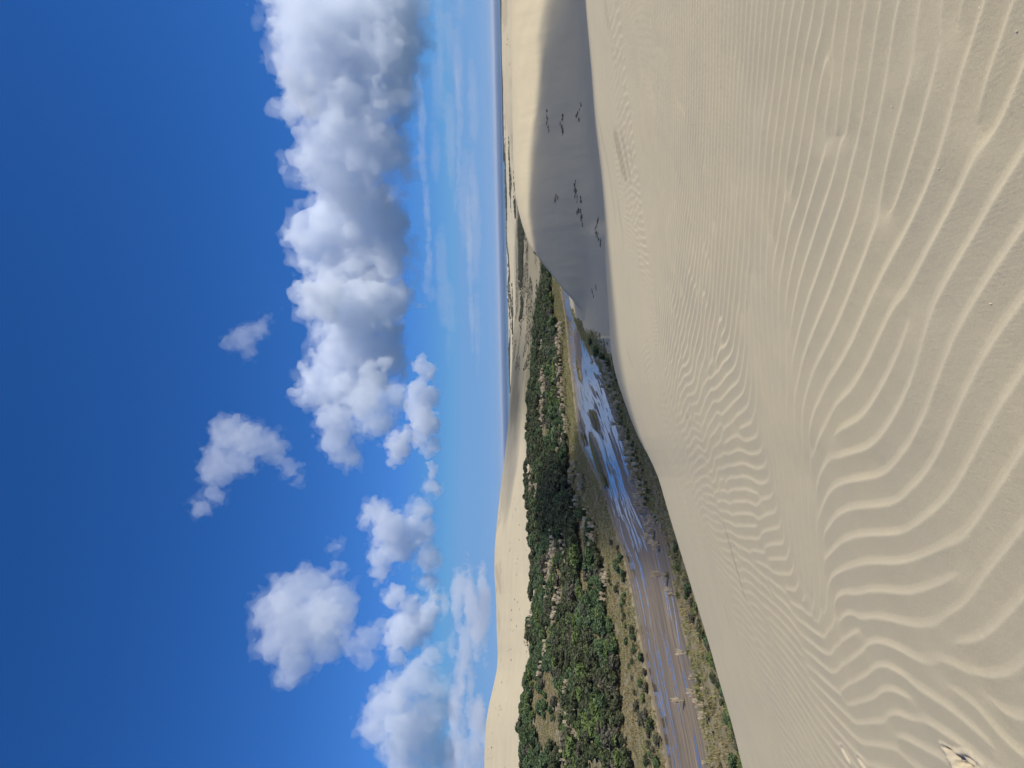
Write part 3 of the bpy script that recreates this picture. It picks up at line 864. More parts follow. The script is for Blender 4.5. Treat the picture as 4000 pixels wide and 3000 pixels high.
def in_toe(x, y):
    o_ = np.zeros(np.shape(x), bool)
    for c, (_, rd, _) in zip(toe_c, TOE): o_ |= (x - c[0]) ** 2 + (y - c[1]) ** 2 < (rd * .85) ** 2
    return o_
B = dart(60000, -230, 160, 120, 520, lambda x, y: bush_accept(x, y) & ~in_toe(x, y), lambda x, y: 1.7 + 2.1 * vnoise(x / 5, y / 5, 9) ** 1.3 + .0015 * max(math.hypot(x, y) - 200, 0), 3)
zb = terrain(B[:, 0], B[:, 1]); rb_ = np.hypot(B[:, 0], B[:, 1])
vis = np.abs(np.arctan2(B[:, 0], B[:, 1])) < .515
sp_n = fbm(B[:, 0] / 22, B[:, 1] / 30, 3, 151); sp_m = fbm(B[:, 0] / 8, B[:, 1] / 8, 2, 152)
# one in view: is the shrub hidden by the dunes in the foreground?
def clear_view(x, y, z):
    q = np.linspace(.08, .97, 60)[None, :]
    zt = terrain(x[:, None] * q, y[:, None] * q)
    return ((50 + (z[:, None] - 50) * q) - zt).min(1) > 0
kind_i = []
for k in range(len(B)):
    n_ = sp_n[k] + .5 * sp_m[k]; u_ = RNG.uniform()
    kd = 'dark' if n_ < .02 else 'mid'
    if sp_m[k] > .46 or u_ < .07: kd = 'lime'
    if u_ > .86: kd = 'grey'
    if rb_[k] > 380: kd = 'dark' if u_ < .8 else 'mid'
    if -66 < B[k, 0] + .0 and B[k, 0] < -24 and 262 < rb_[k] < 372 and -.24 < math.atan2(B[k, 0], B[k, 1]) < -.10: kd = 'dark' if u_ < .85 else 'mid'  # dark shrub clump; leaf kind also puts the cloud shade into colour here
    kind_i.append(kd)
hgt_b = (1.9 + 3.0 * vnoise(B[:, 0] / 5, B[:, 1] / 5, 9) ** 1.2 + RNG.uniform(-.3, .6, len(B))) * (1 + .25 * sp_m)
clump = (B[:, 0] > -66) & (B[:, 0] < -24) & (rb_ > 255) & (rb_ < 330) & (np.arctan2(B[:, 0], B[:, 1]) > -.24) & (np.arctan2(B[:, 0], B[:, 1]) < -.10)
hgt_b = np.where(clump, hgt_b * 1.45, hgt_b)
see = vis & clear_view(B[:, 0], B[:, 1], zb + hgt_b)
order = np.argsort(np.where(see, rb_ / (hgt_b + 1), 1e9))
N_IND = 250
ind = [k for k in order[:N_IND] if see[k]]
def photo_xy(x, y, z):
    d = np.array([x, y, z]) - EYE; k = d @ F_
    return 2000 - d @ U_ / k * FPX, 3000 - (1500 + d @ R_ / k * FPX)
def where(py):
    return ('near the bottom picture edge' if py > 2800 else 'opposite the lone waterside tussock' if py > 2560 else 'opposite the big leaning tussock' if py > 2300 else
            'below the cloud-shadowed patch' if py > 2040 else 'in the cloud-shadowed patch' if py > 1780 else 'level with the stream islands' if py > 1400 else "beyond the shaded dune's end")
LAB = {'dark': 'dark olive rounded shrub in the dense bush across the stream', 'mid': 'mid-green leafy shrub in the dense bush across the stream',
       'lime': 'bright yellow-green shrub in the dense bush across the stream', 'grey': 'sparse grey-brown twiggy shrub in the bush across the stream'}
NAME = {'dark': 'dark_shrub', 'mid': 'green_shrub', 'lime': 'bright_shrub', 'grey': 'twiggy_shrub'}
def place_shrub(x, y, z, h, kd, label, group, wide=1.0, trunk=True):
    e = link(NAME[kd], None); e.location = (x, y, z - .05); e.rotation_euler = (0, 0, RNG.uniform(0, 6.28))
    wv = h * wide * RNG.uniform(1.05, 1.45)
    e.scale = (wv, wv * RNG.uniform(.85, 1.15), h)
    link('crown', PROTO[random.choice(KI[kd])][1], e)
    if trunk: link('trunk', random.choice(TRUNKS), e)
    tag(e, label, 'shrub', group)
    return e
LOOK = {'dark': 'dark olive', 'mid': 'mid-green', 'lime': 'bright yellow-green', 'grey': 'twiggy grey'}
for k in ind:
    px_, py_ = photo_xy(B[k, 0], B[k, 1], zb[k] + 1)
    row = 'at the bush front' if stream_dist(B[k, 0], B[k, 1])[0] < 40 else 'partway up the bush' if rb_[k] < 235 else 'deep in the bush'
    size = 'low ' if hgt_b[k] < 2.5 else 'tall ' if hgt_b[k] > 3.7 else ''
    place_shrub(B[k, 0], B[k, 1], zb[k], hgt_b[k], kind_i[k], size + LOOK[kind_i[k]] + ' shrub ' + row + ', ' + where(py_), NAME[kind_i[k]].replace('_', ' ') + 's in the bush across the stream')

# the rest of the bush, seen as one mass, by instancing on points
def scatter_stuff(name, label, P, scl, idx, protos, mat_fallback=None, cat=None):
    me = bpy.data.meshes.new(name)
    me.vertices.add(len(P)); me.vertices.foreach_set('co', np.asarray(P, np.float32).ravel())
    a = me.attributes.new('scl', 'FLOAT_VECTOR', 'POINT'); a.data.foreach_set('vector', np.asarray(scl, np.float32).ravel())
    a = me.attributes.new('pick', 'INT', 'POINT'); a.data.foreach_set('value', np.asarray(idx, np.int32))
    a = me.attributes.new('spin', 'FLOAT', 'POINT'); a.data.foreach_set('value', RNG.uniform(0, 6.28, len(P)).astype(np.float32))
    ob = link(name, me)
    ng = bpy.data.node_groups.new(name, 'GeometryNodeTree')
    ng.interface.new_socket('Geometry', in_out='INPUT', socket_type='NodeSocketGeometry')
    ng.interface.new_socket('Geometry', in_out='OUTPUT', socket_type='NodeSocketGeometry')
    g = NT(ng); gi = g.n('NodeGroupInput'); go = g.n('NodeGroupOutput')
    gi_ = g.n('GeometryNodeGeometryToInstance')
    for po in reversed(protos):
        oi = g.n('GeometryNodeObjectInfo'); oi.inputs['Object'].default_value = po; oi.inputs['As Instance'].default_value = False; oi.transform_space = 'ORIGINAL'
        ng.links.new(oi.outputs['Geometry'], gi_.inputs[0])
    # each prototype separately as an instance
    ng.nodes.remove(gi_)
    jn = g.n('GeometryNodeJoinGeometry')
    for po in reversed(protos):
        oi = g.n('GeometryNodeObjectInfo'); oi.inputs['Object'].default_value = po; oi.inputs['As Instance'].default_value = True; oi.transform_space = 'ORIGINAL'
        ng.links.new(oi.outputs['Geometry'], jn.inputs[0])
    iop = g.n('GeometryNodeInstanceOnPoints')
    def na(nm, dt):
        q = g.n('GeometryNodeInputNamedAttribute', data_type=dt); q.inputs['Name'].default_value = nm; return q.outputs[0]
    ng.links.new(gi.outputs[0], iop.inputs['Points']); ng.links.new(jn.outputs[0], iop.inputs['Instance'])
    iop.inputs['Pick Instance'].default_value = True
    ng.links.new(na('pick', 'INT'), iop.inputs['Instance Index'])
    cx = g.n('ShaderNodeCombineXYZ'); ng.links.new(na('spin', 'FLOAT'), cx.inputs[2])
    ng.links.new(cx.outputs[0], iop.inputs['Rotation']); ng.links.new(na('scl', 'FLOAT_VECTOR'), iop.inputs['Scale'])
    ng.links.new(iop.outputs[0], go.inputs[0])
    md = ob.modifiers.new('scatter', 'NODES'); md.node_group = ng
    return tag(ob, label, cat, None, 'stuff')

# prototype objects for scattering: real plants standing in the far bush
def source(me, name):
    o_ = bpy.data.objects.new(name, me); return o_
SRC = [source(p[1], 'crown') for p in PROTO]
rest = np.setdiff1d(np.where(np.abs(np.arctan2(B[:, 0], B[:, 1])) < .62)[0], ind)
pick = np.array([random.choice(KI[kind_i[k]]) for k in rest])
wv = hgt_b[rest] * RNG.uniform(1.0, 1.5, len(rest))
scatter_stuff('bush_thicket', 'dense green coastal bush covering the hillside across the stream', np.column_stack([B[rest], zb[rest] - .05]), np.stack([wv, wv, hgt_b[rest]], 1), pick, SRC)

# ---- toetoe (plumed tussock grass)
TB = []; 
for s_ in range(4):
    rg = np.random.default_rng(500 + s_)
    TB.append((blades_mesh('leaf_tuft', rg, 80, 1.6, .95, .035, M_BLADE, .55, .25), plumes_mesh(rg, 11 + 3 * s_, 2.3)))
TB0 = blades_mesh('leaf_tuft', np.random.default_rng(77), 40, 1.3, .9, .028, M_BLADE, .6, .2)
def place_toe(x, y, z, s, label, group):
    e = link('toetoe_tussock', None); e.location = (x, y, z - .03); e.rotation_euler = (0, 0, RNG.uniform(-.9, .9)); e.scale = (s, s, s * RNG.uniform(.9, 1.15))
    b, p = TB[RNG.integers(4)]
    link('leaf_tuft', b, e); link('flower_plumes', p, e)
    return tag(e, label, 'tussock', group)
toe_far = []
for c, (_, rd, n) in zip(toe_c, TOE):
    for k in range(int(n * 2.4)):
        a = RNG.uniform(0, 6.283); q = rd * math.sqrt(RNG.uniform())
        toe_far.append((c[0] + q * math.cos(a), c[1] + q * math.sin(a)))
# the plumed strip above the far bank
for (p0, p1, n) in (((2205, 1260), (2185, 1480), 34), ((2190, 1330), (2215, 1600), 40), ((2225, 1620), (2215, 1760), 16)):
    H2 = hits([(p0[0] + (p1[0] - p0[0]) * q + RNG.uniform(-9, 9), p0[1] + (p1[1] - p0[1]) * q) for q in np.linspace(0, 1, n)])
    toe_far += [tuple(h[:2]) for h in H2]
toe_far = np.array(toe_far)
tz = terrain(toe_far[:, 0], toe_far[:, 1])
od = np.argsort(np.hypot(toe_far[:, 0], toe_far[:, 1]))
n_toe = 215
for k in od[:n_toe]:
    s_ = RNG.uniform(.62, 1.2); px_, py_ = photo_xy(toe_far[k, 0], toe_far[k, 1], tz[k] + 1); sdk = float(stream_dist(toe_far[k, 0], toe_far[k, 1])[0])
    place_toe(toe_far[k, 0], toe_far[k, 1], tz[k], s_, ('small ' if s_ < .82 else 'big ' if s_ > 1.02 else '') + 'cream-plumed toetoe tussock ' + ('on the grassy flat, ' if sdk < 25 else 'at the bush front, ' if sdk < 45 else 'up in the bush, ') + where(py_), 'toetoe tussocks across the stream')
SRC_T = [source(m_, 'tuft') for tb in TB for m_ in tb]
rs = od[n_toe:]
if len(rs):
    PP = np.column_stack([toe_far[rs], tz[rs]]); kk = RNG.integers(0, 4, len(rs)); s3 = np.repeat(RNG.uniform(.95, 1.3, len(rs))[:, None], 3, 1)
    scatter_stuff('far_toetoe', 'far mass of cream-plumed toetoe along the edge of the bush', np.concatenate([PP, PP]), np.concatenate([s3, s3]), np.concatenate([2 * kk, 2 * kk + 1]), SRC_T)
# singled-out clumps on the near bank
SPOT = [((2625, 2245), 1.35, 'big toetoe tussock with white plumes leaning over the water on the near bank'), ((2690, 2737), 1.15, 'lone toetoe tussock standing at the very edge of the water, near bank'),
        ((2655, 2322), 1.0, 'yellow-green toetoe tussock just left of the big leaning tussock'), ((2640, 2300), .8, 'small toetoe tussock beside the big leaning tussock'),
        ((2698, 2548), 1.0, 'toetoe tussock with three upright plumes midway along the near bank')]
hs = hits([q[0] for q in SPOT])
for h, (_, s_, lab) in zip(hs, SPOT): place_toe(h[0], h[1], h[2], s_, lab, None)
nb_px = [(2745, 2717), (2735, 2700), (2750, 2740), (2775, 2787), (2770, 2800), (2740, 2638), (2735, 2650), (2790, 2860), (2760, 2760), (2765, 2690), (2780, 2750), (2790, 2980), (2820, 2985)]
for h, q in zip(hits(nb_px), nb_px):
    place_toe(h[0], h[1], h[2], RNG.uniform(.5, .8), 'toetoe tussock on the near bank ' + ('at the bottom picture edge' if q[1] > 2900 else 'just below the lone waterside tussock' if q[1] > 2737 else 'just above the lone waterside tussock'), 'toetoe tussocks on the near bank')
dk_px = [(2400 + .29 * (y_ - 1440) + RNG.uniform(-34, 4), y_) for y_ in np.linspace(1400, 2140, 62)]
for h in hits(dk_px):
    s_ = RNG.uniform(.8, 1.15); sdk = float(stream_dist(h[0], h[1])[0]); py_ = photo_xy(*h)[1]
    place_toe(h[0], h[1], h[2], s_, ('small ' if s_ < .92 else 'big ' if s_ > 1.04 else '') + 'grey-plumed toetoe in shadow ' + ('at the near water edge, ' if sdk < 3 else 'up the near bank, ') +
              ('by the dune foot shrubs' if py_ < 1560 else 'opposite the islands' if py_ < 1850 else 'toward the big leaning tussock'), 'shadowed toetoe tussocks on the near bank')

# ---- shrubs of the near bank, dune foot and islands
nbk = [((2880, 2975), 1.3, 'mid', 'rounded green shrub at the bottom picture edge against the sand slope'), ((2815, 2662), 1.0, 'grey', 'round dead grey-brown shrub against the sand slope'),
       ((2315, 1338), 1.6, 'dark', 'dark green shrub highest up the foot of the shaded dune'), ((2340, 1372), 2.0, 'mid', 'big leafy shrub at the foot of the shaded dune above the stream end'),
       ((2365, 1395), 2.0, 'dark', 'dark spreading shrub between dune foot and the shadowed tussocks'), ((2385, 1415), 1.8, 'mid', 'green shrub lowest on the foot of the shaded dune')]
hs = hits([q[0] for q in nbk])
for h, (_, s_, kd, lab) in zip(hs, nbk): place_shrub(h[0], h[1], h[2], s_, kd, lab, None, 1.3)
bpx = [(2585 + (y_ - 2085) * .335 + RNG.uniform(18, 46), y_) for y_ in np.linspace(2120, 2990, 46)]
for q, h in zip(bpx, hits(bpx)):
    kd = random.choice(['mid', 'grey', 'grey', 'lime', 'dark'])
    place_shrub(h[0], h[1], h[2], RNG.uniform(.5, 1.1), kd, {'mid': 'small green', 'grey': 'small brown twiggy', 'lime': 'small yellow-green', 'dark': 'small dark olive'}[kd] + ' shrub below the sand slope, ' + ('near the bottom picture edge' if q[1] > 2750 else 'near the lone waterside tussock' if q[1] > 2500 else 'near the big leaning tussock' if q[1] > 2250 else 'by the shadowed tussocks'),
                {'mid': 'small green', 'grey': 'small brown', 'lime': 'small yellow-green', 'dark': 'small dark'}[kd] + ' shrubs on the near bank', 1.4)
# low shrubs along the far bank
fpx = [(2600 - (2950 - y_) * .2 + RNG.uniform(-95, -12) * (.5 + .5 * (y_ - 2100) / 850), y_) for y_ in np.linspace(2120, 2990, 44)]
for q, h in zip(fpx, hits(fpx)):
    kd = random.choice(['mid', 'mid', 'grey', 'lime', 'dark'])
    place_shrub(h[0], h[1], h[2], RNG.uniform(.8, 1.8), kd, {'mid': 'low green', 'grey': 'low grey-brown', 'lime': 'low yellow-green', 'dark': 'low dark'}[kd] + ' shrub on the far bank flat, ' + where(q[1]),
                {'mid': 'low green', 'grey': 'low grey', 'lime': 'low yellow-green', 'dark': 'low dark'}[kd] + ' shrubs on the far bank flat', 1.3)
# tree ferns
for (px_, lab) in (((2430, 2890), 'bright tree fern at the bush front near the bottom picture edge'), ((2395, 2940), 'bright tree fern nearest the bottom picture edge'), ((2415, 2815), 'bright tree fern behind the dry grass, farthest from the other ferns'), ((2390, 2905), 'bright tree fern standing between the other ferns')):
    h = hits([px_])[0]; rg = np.random.default_rng(int(px_[1]))
    e = link('tree_fern', None); e.location = (h[0], h[1], h[2]); tag(e, lab, 'tree fern')
    v, q = tube([(0, 0, -.1), (.05, 0, .8), (.02, .03, 1.6)], [.12, .10, .09], 7)
    link('trunk', mesh_np('trunk', v, q, m_bark, True), e)
    f_ = link('fronds', fern_mesh(rg), e); f_.location = (.02, .03, 1.55)

# ---- marram tufts on the shaded dune face
GT = [blades_mesh('marram', np.random.default_rng(600 + s_), 46, .7, .5, .02, M_MARRAM, .6, .45) for s_ in range(4)]
tp = [(1800 + a / 2.074, b / 2.074) for a, b in ((700, 900), (702, 940), (700, 965), (708, 990), (714, 1030), (718, 1060), (833, 935), (825, 970), (815, 1000), (822, 1025), (828, 1050), (835, 1070), (975, 855), (968, 885), (955, 915), (942, 940), (958, 965))]
tp += [(1800 + a / 2.074, 700 + b / 2.074) for a, b in ((935, 20), (932, 50), (936, 75), (940, 105), (934, 145), (952, 140), (976, 150), (982, 180), (948, 185), (955, 245), (950, 275), (975, 255), (982, 300), (978, 330), (988, 362), (1118, 315), (1112, 345),
    (1100, 375), (1095, 405), (1103, 430), (1110, 460), (1120, 485), (1135, 515), (1065, 890), (1070, 915), (1078, 945), (1100, 882), (1210, 1020), (1208, 1060), (1212, 1100), (1214, 1150), (1212, 1190), (1218, 1225), (1222, 1260), (1228, 1300), (1190, 1330), (1168, 1330), (1235, 1360), (775, 140), (772, 165), (792, 150),
    (845, 1118), (882, 1140), (905, 1180), (945, 1215))]
MR = [(6, 'highest row on the dune, nearest the top picture edge'), (12, 'second row down, near the top picture edge'), (17, 'small clump closest to the brow, near the top picture edge'), (26, 'scattered line in the middle of the face'),
      (32, 'end of the line in the middle of the face'), (40, 'dense row close to the sand brow'), (44, 'lone clump between dense row and dune foot'), (55, 'line along the dune foot by the brow'), (58, 'pair of smudges high in the middle of the face'), (99, 'lip of the dune above the stream end')]
for ti, h in enumerate(hits(tp)):
    mrow = next(b for a_, b in MR if ti < a_)
    for k in range(random.choice([1, 2, 2, 3])):
        e = link('marram_tuft', random.choice(GT)); s_ = RNG.uniform(.8, 1.5)
        x_, y_ = h[0] + (RNG.uniform(-.8, .8) if k else 0), h[1] + (RNG.uniform(-.8, .8) if k else 0)
        e.location = (x_, y_, float(terrain(x_, y_)) - .02); e.rotation_euler = (0, 0, RNG.uniform(0, 6)); e.scale = (s_, s_, s_ * .8)
        tag(e, 'dark marram tuft, ' + mrow, 'grass tuft', 'marram tufts on the shaded dune face')

# ---- grass of the banks and islands
def grass_accept(x, y):
    sd, arc, side = stream_dist(x, y); a = np.arctan2(x, y)
    n_ = fbm(x / 7, y / 7, 3, 161)
    sd = np.where(sd < 399, bank_edge(sd, arc), 400)
    farb = (side > 0) & (sd > .35) & ((sd < 44 + 10 * n_) | ((fbm(x / 13, y / 17, 3, 145) > .2) & (sd < 140))) & (a < .16)
    nearb = (side < 0) & (sd > .8) & (sd < np.interp(a, [-.1, .0, .06, .10, .14], [27, 22, 12, 3, -8]) + 6 * n_)
    return (farb | nearb) & (np.abs(a) < .6) & (sd < 399)
G = dart(90000, -170, 60, 70, 380, grass_accept, lambda x, y: .62, 5)
isl = []
for (px_, hl, hw, hh) in ISL:
    c = atz(*px_, ZW)[:2]; j = int(np.argmin(np.hypot(*(cen_s - c).T)))
    for k in range(int(hl * hw * 9)):
        a = RNG.uniform(0, 6.283); q = math.sqrt(RNG.uniform()) * .8
        isl.append(c + tan_s[j] * hl * q * math.cos(a) + nor_s[j] * hw * q * math.sin(a))
isl = np.array(isl); isl_z = None
GP = [blades_mesh('grass', np.random.default_rng(700 + s_), 22, .75, .55, .03, M_GRASS, .4, .3) for s_ in range(3)] + [blades_mesh('grass', np.random.default_rng(710 + s_), 22, .7, .5, .03, M_DRY, .35, .3) for s_ in range(3)]
SRC_G = [source(m_, 'grass') for m_ in GP]
def put_grass(name, label, P, dry_bias=0.0, s0=.7, s1=1.5, zfix=None):
    sd_, _, sid_ = stream_dist(P[:, 0], P[:, 1])
    n_ = fbm(P[:, 0] / 9, P[:, 1] / 9, 3, 171) + dry_bias + .35 * sstep(14, 24, sd_) * (sid_ > 0) * (np.arctan2(P[:, 0], P[:, 1]) < -.16) - .3 * (np.arctan2(P[:, 0], P[:, 1]) > -.12) - .25 * (sid_ < 0)
    pk = np.where(n_ + RNG.uniform(-.3, .3, len(P)) > 0, 3, 0) + RNG.integers(0, 3, len(P))
    s_ = RNG.uniform(s0, s1, len(P)); z_ = terrain(P[:, 0], P[:, 1]) if zfix is None else np.full(len(P), zfix)
    scatter_stuff(name, label, np.column_stack([P, z_ - .03]), np.stack([s_ * 1.15, s_ * 1.15, s_], 1), pk, SRC_G)
put_grass('bank_grass', 'rough green and straw-coloured grass on both banks of the stream', G, .02)
put_grass('island_grass', 'dark rank grass on the small islands in the stream', isl, -.4, .9, 1.4, ZW + .35)
print('VEG', len(B), len(ind), len(rest), len(toe_far), len(G), len(isl))

# ---- scrub on the distant coastal plain and specks on the dunes
rg = np.random.default_rng(9)
aa = rg.uniform(-.30, .36, 60000); rr = np.exp(rg.uniform(math.log(600), math.log(3300), 60000))
xx, yy = rr * np.sin(aa), rr * np.cos(aa)
pn = fbm(xx / 150, yy / 230, 4, 111)
okp = (scrub_zone(aa, rr, pn, smooth_interp(aa, E_[0], E_[1]), smooth_interp(aa, D_[0], D_[1])) > .5) & (rr > smooth_interp(aa, H_[0], H_[1]) + 40)
xx, yy = xx[okp][:6500], yy[okp][:6500]
zz_ = terrain(xx, yy); s_ = rg.uniform(.8, 2.6, len(xx)) * (1 + np.hypot(xx, yy) / 4000)
scatter_stuff('coastal_scrub', 'far grey-green scrub spread over the coastal plain', np.column_stack([xx, yy, zz_]), np.stack([s_ * 2.2, s_ * 2.2, s_], 1), rg.choice(KI['dark'][:1] + KI['grey'] + KI['grey'] + KI['mid'][:1], len(xx)), SRC)
aa = rg.uniform(-.10, .34, 30000); rr = np.exp(rg.uniform(math.log(500), math.log(1500), 30000)); xx, yy = rr * np.sin(aa), rr * np.cos(aa)
okp = (fbm(xx / 40, yy / 80, 3, 115) > .0) & (rr > smooth_interp(aa, H_[0], H_[1]) + 45) & (aa + .05 * fbm(xx / 150, yy / 230, 4, 111) > -.06) & ((aa < .2) | (rr > 790))
okp &= aa > .02
xx, yy = xx[okp][:1800], yy[okp][:1800]; s_ = rg.uniform(.3, 1.0, len(xx))
scatter_stuff('flat_scrub', 'low patchy grey scrub on the flats just behind the bush', np.column_stack([xx, yy, terrain(xx, yy)]), np.stack([s_ * 2.6, s_ * 2.6, s_], 1), rg.choice(KI['grey'], len(xx)), SRC)
# sparse low scrub on the pale left dune and the far right dune
aa = np.concatenate([rg.uniform(-.52, -.02, 300), rg.uniform(.2, .5, 260)]); rr = np.concatenate([rg.uniform(340, 800, 300), rg.uniform(520, 680, 260)])
xx, yy = rr * np.sin(aa), rr * np.cos(aa); ok = np.concatenate([(rr[:300] > smooth_interp(aa[:300], H_[0], H_[1]) + 14), np.ones(260, bool)])
nn = fbm(xx / 40, yy / 40, 2, 181); ok &= nn > .12
xx, yy = xx[ok], yy[ok]; s_ = rg.uniform(.2, .45, len(xx))
scatter_stuff('dune_scrub', 'sparse dark specks of scrub on the far pale dunes', np.column_stack([xx, yy, terrain(xx, yy)]), np.stack([s_ * 3, s_ * 3, s_], 1), rg.choice(KI['grey'], len(xx)), SRC)

# ---- bits of dry straw and shell blown onto the rippled sand
dp = []
rg = np.random.default_rng(33)
for k in range(24):
    a = rg.uniform(-.55, .55); r = rg.uniform(2.1, 3.6) if k < 16 else rg.uniform(3.6, 9)
    dp.append((r * math.sin(a), r * math.cos(a)))
dp = np.array(dp); dz = terrain(dp[:, 0], dp[:, 1]) + ripples(dp[:, 0], dp[:, 1])[0]
V = []; Fq = []; tone = []
for (x_, y_), z_ in zip(dp, dz):
    a = rg.uniform(0, 6.28); L = rg.uniform(.002, .007); wv_ = rg.uniform(.001, .0025); d = np.array([math.cos(a), math.sin(a), 0]); e_ = np.array([-d[1], d[0], 0]); c = np.array([x_, y_, z_ + .003]); b = len(V)
    V += [c - d * L - e_ * wv_, c + d * L - e_ * wv_, c + d * L + e_ * wv_, c - d * L + e_ * wv_, c + np.array([0, 0, .003])]
    Fq += [(b, b + 1, b + 4), (b + 1, b + 2, b + 4), (b + 2, b + 3, b + 4), (b + 3, b, b + 4)]; tone += [rg.uniform()] * 5
md_ = mesh_np('beach_litter', V, Fq, None); point_attr(md_, 'tone', tone)
m_lit, t, o = material('straw_and_shell')
bs = t.n('ShaderNodeBsdfPrincipled'); t.set(bs.inputs['Base Color'], t.mix(t.attr('tone'), (.5, .43, .32), (.78, .66, .54)))
t.nt.links.new(bs.outputs[0], o.inputs['Surface']); md_.materials.append(m_lit)
tag(link('sand_litter', md_), 'tiny specks of straw and shell on the rippled sand', None, None, 'stuff')

# ------------------------------------------------------------------ clouds: closed lumpy bodies filled with scattering vapour
def vapour(name, sigma, aniso=0.0):
    m, t, o = material(name)
    pv = t.n('ShaderNodeVolumePrincipled')
    pv.inputs['Color'].default_value = (.948, .971, .998, 1)  # bluish tint paints the haze of the air in front into the clouds
    pv.inputs['Anisotropy'].default_value = aniso
    pv.inputs['Density'].default_value = sigma
    pv.inputs['Density Attribute'].default_value = ''
    t.nt.links.new(pv.outputs[0], o.inputs['Volume'])
    try: m.cycles.homogeneous_volume = True
    except Exception: pass
    return m

def lobes_mesh(name, C, Rd, ctr, voxel, seed, grow=0.0, warp=.9, vor=.42, fbm_amp=1.25, fbm_scale=.5, flat=None, detail=5):
    lo = (C - Rd * 1.3).min(0); hi = (C + Rd * 1.3).max(0)
    rmean = float(np.minimum(Rd[:, 0], Rd[:, 2]).mean())
    ng = bpy.data.node_groups.new('cloud_grid', 'GeometryNodeTree')
    ng.interface.new_socket('Geometry', in_out='OUTPUT', socket_type='NodeSocketGeometry')
    g = NT(ng)
    go = g.n('NodeGroupOutput')
    P = g.n('GeometryNodeInputPosition').outputs[0]
    def vm(op, a, b=None):
        nd = g.n('ShaderNodeVectorMath', operation=op); g.set(nd.inputs[0], a)
        if b is not None: g.set(nd.inputs[1], b)
        return nd
    wn_ = g.noise(vm('ADD', P, (seed * 311., seed * 97., 0)).outputs[0], 1 / (rmean * .9), 2, .5, 0, 1)
    wv = vm('MULTIPLY', vm('SUBTRACT', wn_, (.5, .5, .5)).outputs[0], (rmean * warp,) * 3).outputs[0]
    Pw = vm('ADD', P, wv).outputs[0]
    sdf = None
    for c, rd in zip(C - ctr, Rd):
        ln = vm('LENGTH', vm('DIVIDE', vm('SUBTRACT', Pw, tuple(c)).outputs[0], tuple(rd)).outputs[0]).outputs['Value']
        s = g.math('MULTIPLY', g.math('SUBTRACT', ln, 1.0), float(rd.min()))
        sdf = s if sdf is None else g.math('SMOOTH_MIN', sdf, s, float(rmean * .2))
    Po = vm('ADD', P, (seed * 53., 0, seed * 31.)).outputs[0]
    vo = g.n('ShaderNodeTexVoronoi', feature='F1')
    g.set(vo.inputs['Vector'], Po); vo.inputs['Scale'].default_value = 1 / (rmean * .7)
    vo.inputs['Detail'].default_value = 1; vo.inputs['Roughness'].default_value = .5; vo.inputs['Lacunarity'].default_value = 2.4
    fb = g.noise(Po, 1 / (rmean * fbm_scale), detail, .6)
    disp = g.math('ADD', g.math('MULTIPLY', g.math('SUBTRACT', vo.outputs['Distance'], .38), rmean * vor), g.math('MULTIPLY', g.math('SUBTRACT', fb, .5), rmean * fbm_amp))
    s = g.math('SUBTRACT', g.math('ADD', sdf, disp), rmean * grow)
    if flat is not None:
        sz = g.n('ShaderNodeSeparateXYZ'); g.set(sz.inputs[0], P)
        s = g.math('SMOOTH_MAX', s, g.math('SUBTRACT', flat - ctr[2], sz.outputs[2]), rmean * .3)
    vc = g.n('GeometryNodeVolumeCube')
    g.set(vc.inputs['Density'], g.math('MULTIPLY', s, -1.0 / voxel))
    vc.inputs['Background'].default_value = -5
    vc.inputs['Min'].default_value = tuple(lo - ctr); vc.inputs['Max'].default_value = tuple(hi - ctr)
    res = np.clip(np.ceil((hi - lo) / voxel), 8, 420).astype(int)
    for k, ax in enumerate('XYZ'): vc.inputs['Resolution ' + ax].default_value = int(res[k])
    v2m = g.n('GeometryNodeVolumeToMesh'); v2m.inputs['Threshold'].default_value = 0.0
    ng.links.new(vc.outputs[0], v2m.inputs[0]); ng.links.new(v2m.outputs[0], go.inputs[0])
    tmp = bpy.data.objects.new('tmp', bpy.data.meshes.new('tmp')); COL.objects.link(tmp)
    md = tmp.modifiers.new('grid', 'NODES'); md.node_group = ng
    dg = bpy.context.evaluated_depsgraph_get(); dg.update()
    me = bpy.data.meshes.new_from_object(tmp.evaluated_get(dg))
    bpy.data.objects.remove(tmp); bpy.data.node_groups.remove(ng)
    me.name = name
    print('CLOUD', name, len(me.polygons), res)
    return me

